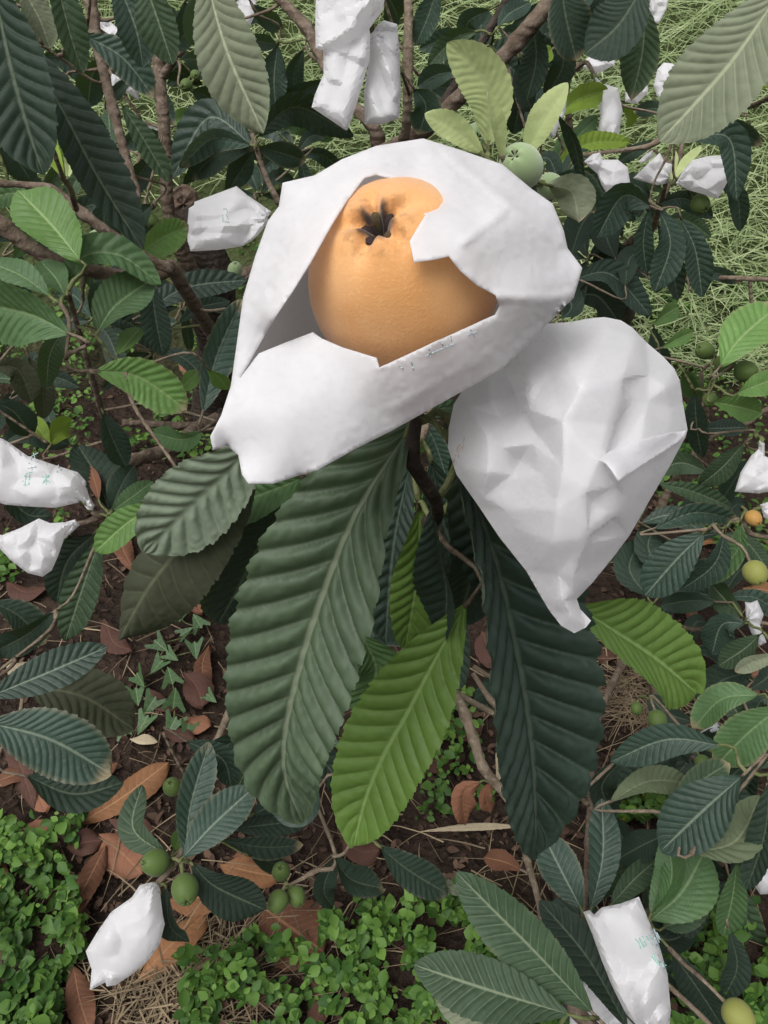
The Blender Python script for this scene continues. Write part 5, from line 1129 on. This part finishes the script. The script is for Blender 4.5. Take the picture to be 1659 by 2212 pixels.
# ------------------------------------------------------------------ ground cover, litter, straw, bank grass (uncountable)
def sample(poly, n):
    A = np.array(poly, float); mn, mx = A.min(0), A.max(0); q_ = RNG.uniform(mn, mx, (n * 3, 2)); q_ = q_[inpoly(q_[:, 0], q_[:, 1], A)][:n]; return q_
def cover(polys, name, mat, lo, hi_, hgt, roundness=1.0):
    VV, FF, UU = [], [], []; b = 0
    for poly, n in polys:
        q_ = sample(poly, int(n * CK))
        keep = (vnoise(q_ / 45, 21) + .5 * vnoise(q_ / 17, 22) + RNG.uniform(-.3, .3, len(q_))) > -.12; q_ = q_[keep]
        c = ground_hit(q_[:, 0], q_[:, 1]); m = len(c)
        hh = hgt * (.25 + .75 * RNG.random(m)) * (.6 + .4 * np.clip(vnoise(q_ / 60, 31) + .5, 0, 1.4))
        c[:, 2] += hh
        s_ = lo + (hi_ - lo) * RNG.random(m) ** 1.6; a = RNG.uniform(0, 6.28, m)
        nn = nrm(np.stack([RNG.normal(0, .5, m), RNG.normal(-.2, .5, m), np.ones(m)], 1)); t = np.stack([np.cos(a), np.sin(a), np.zeros(m)], 1)
        ex = nrm(np.cross(nn, t)); ey = np.cross(nn, ex)
        prof_ = [(0, -.5, 0), (.27 * roundness, -.28, .10), (.40 * roundness, .0, .13), (.24 * roundness, .34, .05), (0, .58, -.08), (-.24 * roundness, .34, .05), (-.40 * roundness, .0, .13), (-.27 * roundness, -.28, .10), (0, 0, 0)]
        V = np.stack([c + s_[:, None] * (ex * x + ey * y + nn * z) for x, y, z in prof_], 1).reshape(-1, 3)
        base = np.arange(m)[:, None] * 9 + b
        F = np.concatenate([np.stack([base[:, 0] + i, base[:, 0] + (i + 1) % 8, base[:, 0] + 8], 1) for i in range(8)])
        r = np.repeat(RNG.random(m), 9); VV.append(V); FF.append(F); UU.append(np.stack([r, r], 1)); b += 9 * m
    o = obj(name, mesh_np(name, np.vstack(VV), np.vstack(FF), True, np.vstack(UU)), mat, origin=(0, 0, 0)); return o
CK = 1.35
o = cover([([(-60, 1760), (60, 1800), (130, 1840), (190, 1960), (195, 2060), (150, 2120), (140, 2280), (-60, 2280)], 1500), ([(690, 2010), (780, 1950), (900, 1955), (1010, 1930), (1100, 1990), (1200, 2090), (1260, 2280), (690, 2280)], 2200),
           ([(130, 1720), (190, 1760), (180, 1850), (90, 1800)], 160), ([(400, 2090), (520, 2030), (700, 2040), (720, 2280), (400, 2280)], 520), ([(-40, 1190), (40, 1180), (70, 1260), (-40, 1270)], 160), ([(140, 1130), (200, 1140), (190, 1180), (130, 1190)], 90),
           ([(1400, 1990), (1550, 1960), (1720, 1900), (1720, 2280), (1440, 2280)], 1500), ([(1340, 1680), (1470, 1680), (1470, 1790), (1330, 1790)], 260), ([(860, 1600), (1010, 1480), (1060, 1760), (900, 1790)], 260), ([(1280, 900), (1480, 900), (1500, 1040), (1320, 1120)], 500),
           ([(1380, 640), (1700, 600), (1720, 780), (1400, 800)], 1600), ([(1400, 780), (1720, 780), (1720, 1300), (1420, 1120)], 700), ([(80, 760), (480, 740), (470, 1010), (60, 1000)], 1200), ([(-40, 740), (120, 760), (100, 980), (-40, 960)], 300), ([(-260, 500), (1250, 520), (1250, 800), (-260, 800)], 3800), ([(440, 780), (1300, 780), (1280, 1150), (460, 1150)], 700), ([(1580, 1180), (1720, 1180), (1720, 1300), (1590, 1280)], 120)], 'ground_cover', COVER, .007, .022, .07)
tag(o, 'low bright green weeds with small oval leaves covering the soil', 'weeds', kind='stuff')
o = cover([([(-60, 1150), (1720, 1150), (1720, 2280), (-60, 2280)], 5200), ([(-300, 740), (1960, 740), (1960, 1150), (-300, 1150)], 2600)], 'leaf_litter', LITTER, .005, .022, .010, .7)
tag(o, 'small brown leaf fragments scattered over the soil', 'litter', kind='stuff')
o = cover([([(1330, 1690), (1450, 1690), (1450, 1780), (1330, 1780)], 26)], 'yellow_petals', flat_mat('petal', (.75, .50, .03), .6, .2), .006, .012, .06, .5)
tag(o, 'scattered tiny yellow petals on weeds', 'petals', kind='stuff')

def strands(c, L, wd, lay, name, mat, up=.35, bend=.5, seg=3):
    """curved blades: c base points, L lengths, wd widths"""
    m = len(c); a = RNG.uniform(0, 6.28, m); t = np.stack([np.cos(a), np.sin(a), np.zeros(m)], 1) + lay
    t = t + np.stack([np.zeros(m), np.zeros(m), RNG.uniform(-.05, up * 2, m)], 1); t = nrm(t)
    side = nrm(np.cross(t, nrm(RNG.normal(0, .5, (m, 3)) + [0, -.6, .8]))); bd = RNG.normal(0, bend, (m, 3)) * [1, 1, .5] + [0, 0, -.25]
    rows = []
    for k in range(seg + 1):
        u = k / seg; p = c + (t * u + bd * u * u * .6) * L[:, None]; w_ = wd * (1 - .75 * u) * (1 if k else .8)
        rows += [p - side * w_[:, None] / 2, p + side * w_[:, None] / 2]
    V = np.stack(rows, 1); V = V.reshape(-1, 3); n2 = 2 * (seg + 1); b = np.arange(m)[:, None] * n2
    F = np.concatenate([np.stack([b[:, 0] + 2 * k, b[:, 0] + 2 * k + 1, b[:, 0] + 2 * k + 3, b[:, 0] + 2 * k + 2], 1) for k in range(seg)])
    r = np.repeat(RNG.random(m), n2)
    return obj(name, mesh_np(name, V, F, True, np.stack([r, r], 1)), mat, origin=(0, 0, 0))
m = 62000; xx = RNG.uniform(-2.4, 2.4, m); yy = 1.9 + 2.5 * RNG.random(m) ** 1.2
kp = (yy > 2.42) | (xx > .45 + .1 * np.sin(yy * 9)); xx, yy = xx[kp], yy[kp]; m = len(xx)
cc = np.stack([xx, yy, gz(xx, yy) + RNG.uniform(0, .10, m)], 1)
o = strands(cc, RNG.uniform(.06, .17, m), RNG.uniform(.0025, .0055, m), np.array([0, -.25, .0]), 'bank_grass', GRASS, .5, .45)
tag(o, 'tangled pale green grass covering the bank behind the trees', 'grass', kind='stuff')
st = []
for poly, n in [([(330, 2000), (560, 2010), (560, 2240), (230, 2240)], 420), ([(1300, 1390), (1480, 1440), (1480, 1600), (1330, 1560)], 420), ([(-50, 1150), (1720, 1150), (1720, 2250), (-50, 2250)], 900)]:
    q_ = sample(poly, n); p = ground_hit(q_[:, 0], q_[:, 1]); p[:, 2] += RNG.uniform(.003, .018, len(p)); st.append(p)
st = np.vstack(st); m = len(st)
o = strands(st, RNG.uniform(.03, .11, m), RNG.uniform(.0012, .003, m), np.zeros(3), 'dry_straw', STRAW, .06, .25)
tag(o, 'dry straw and thin stems lying on the soil', 'straw', kind='stuff')
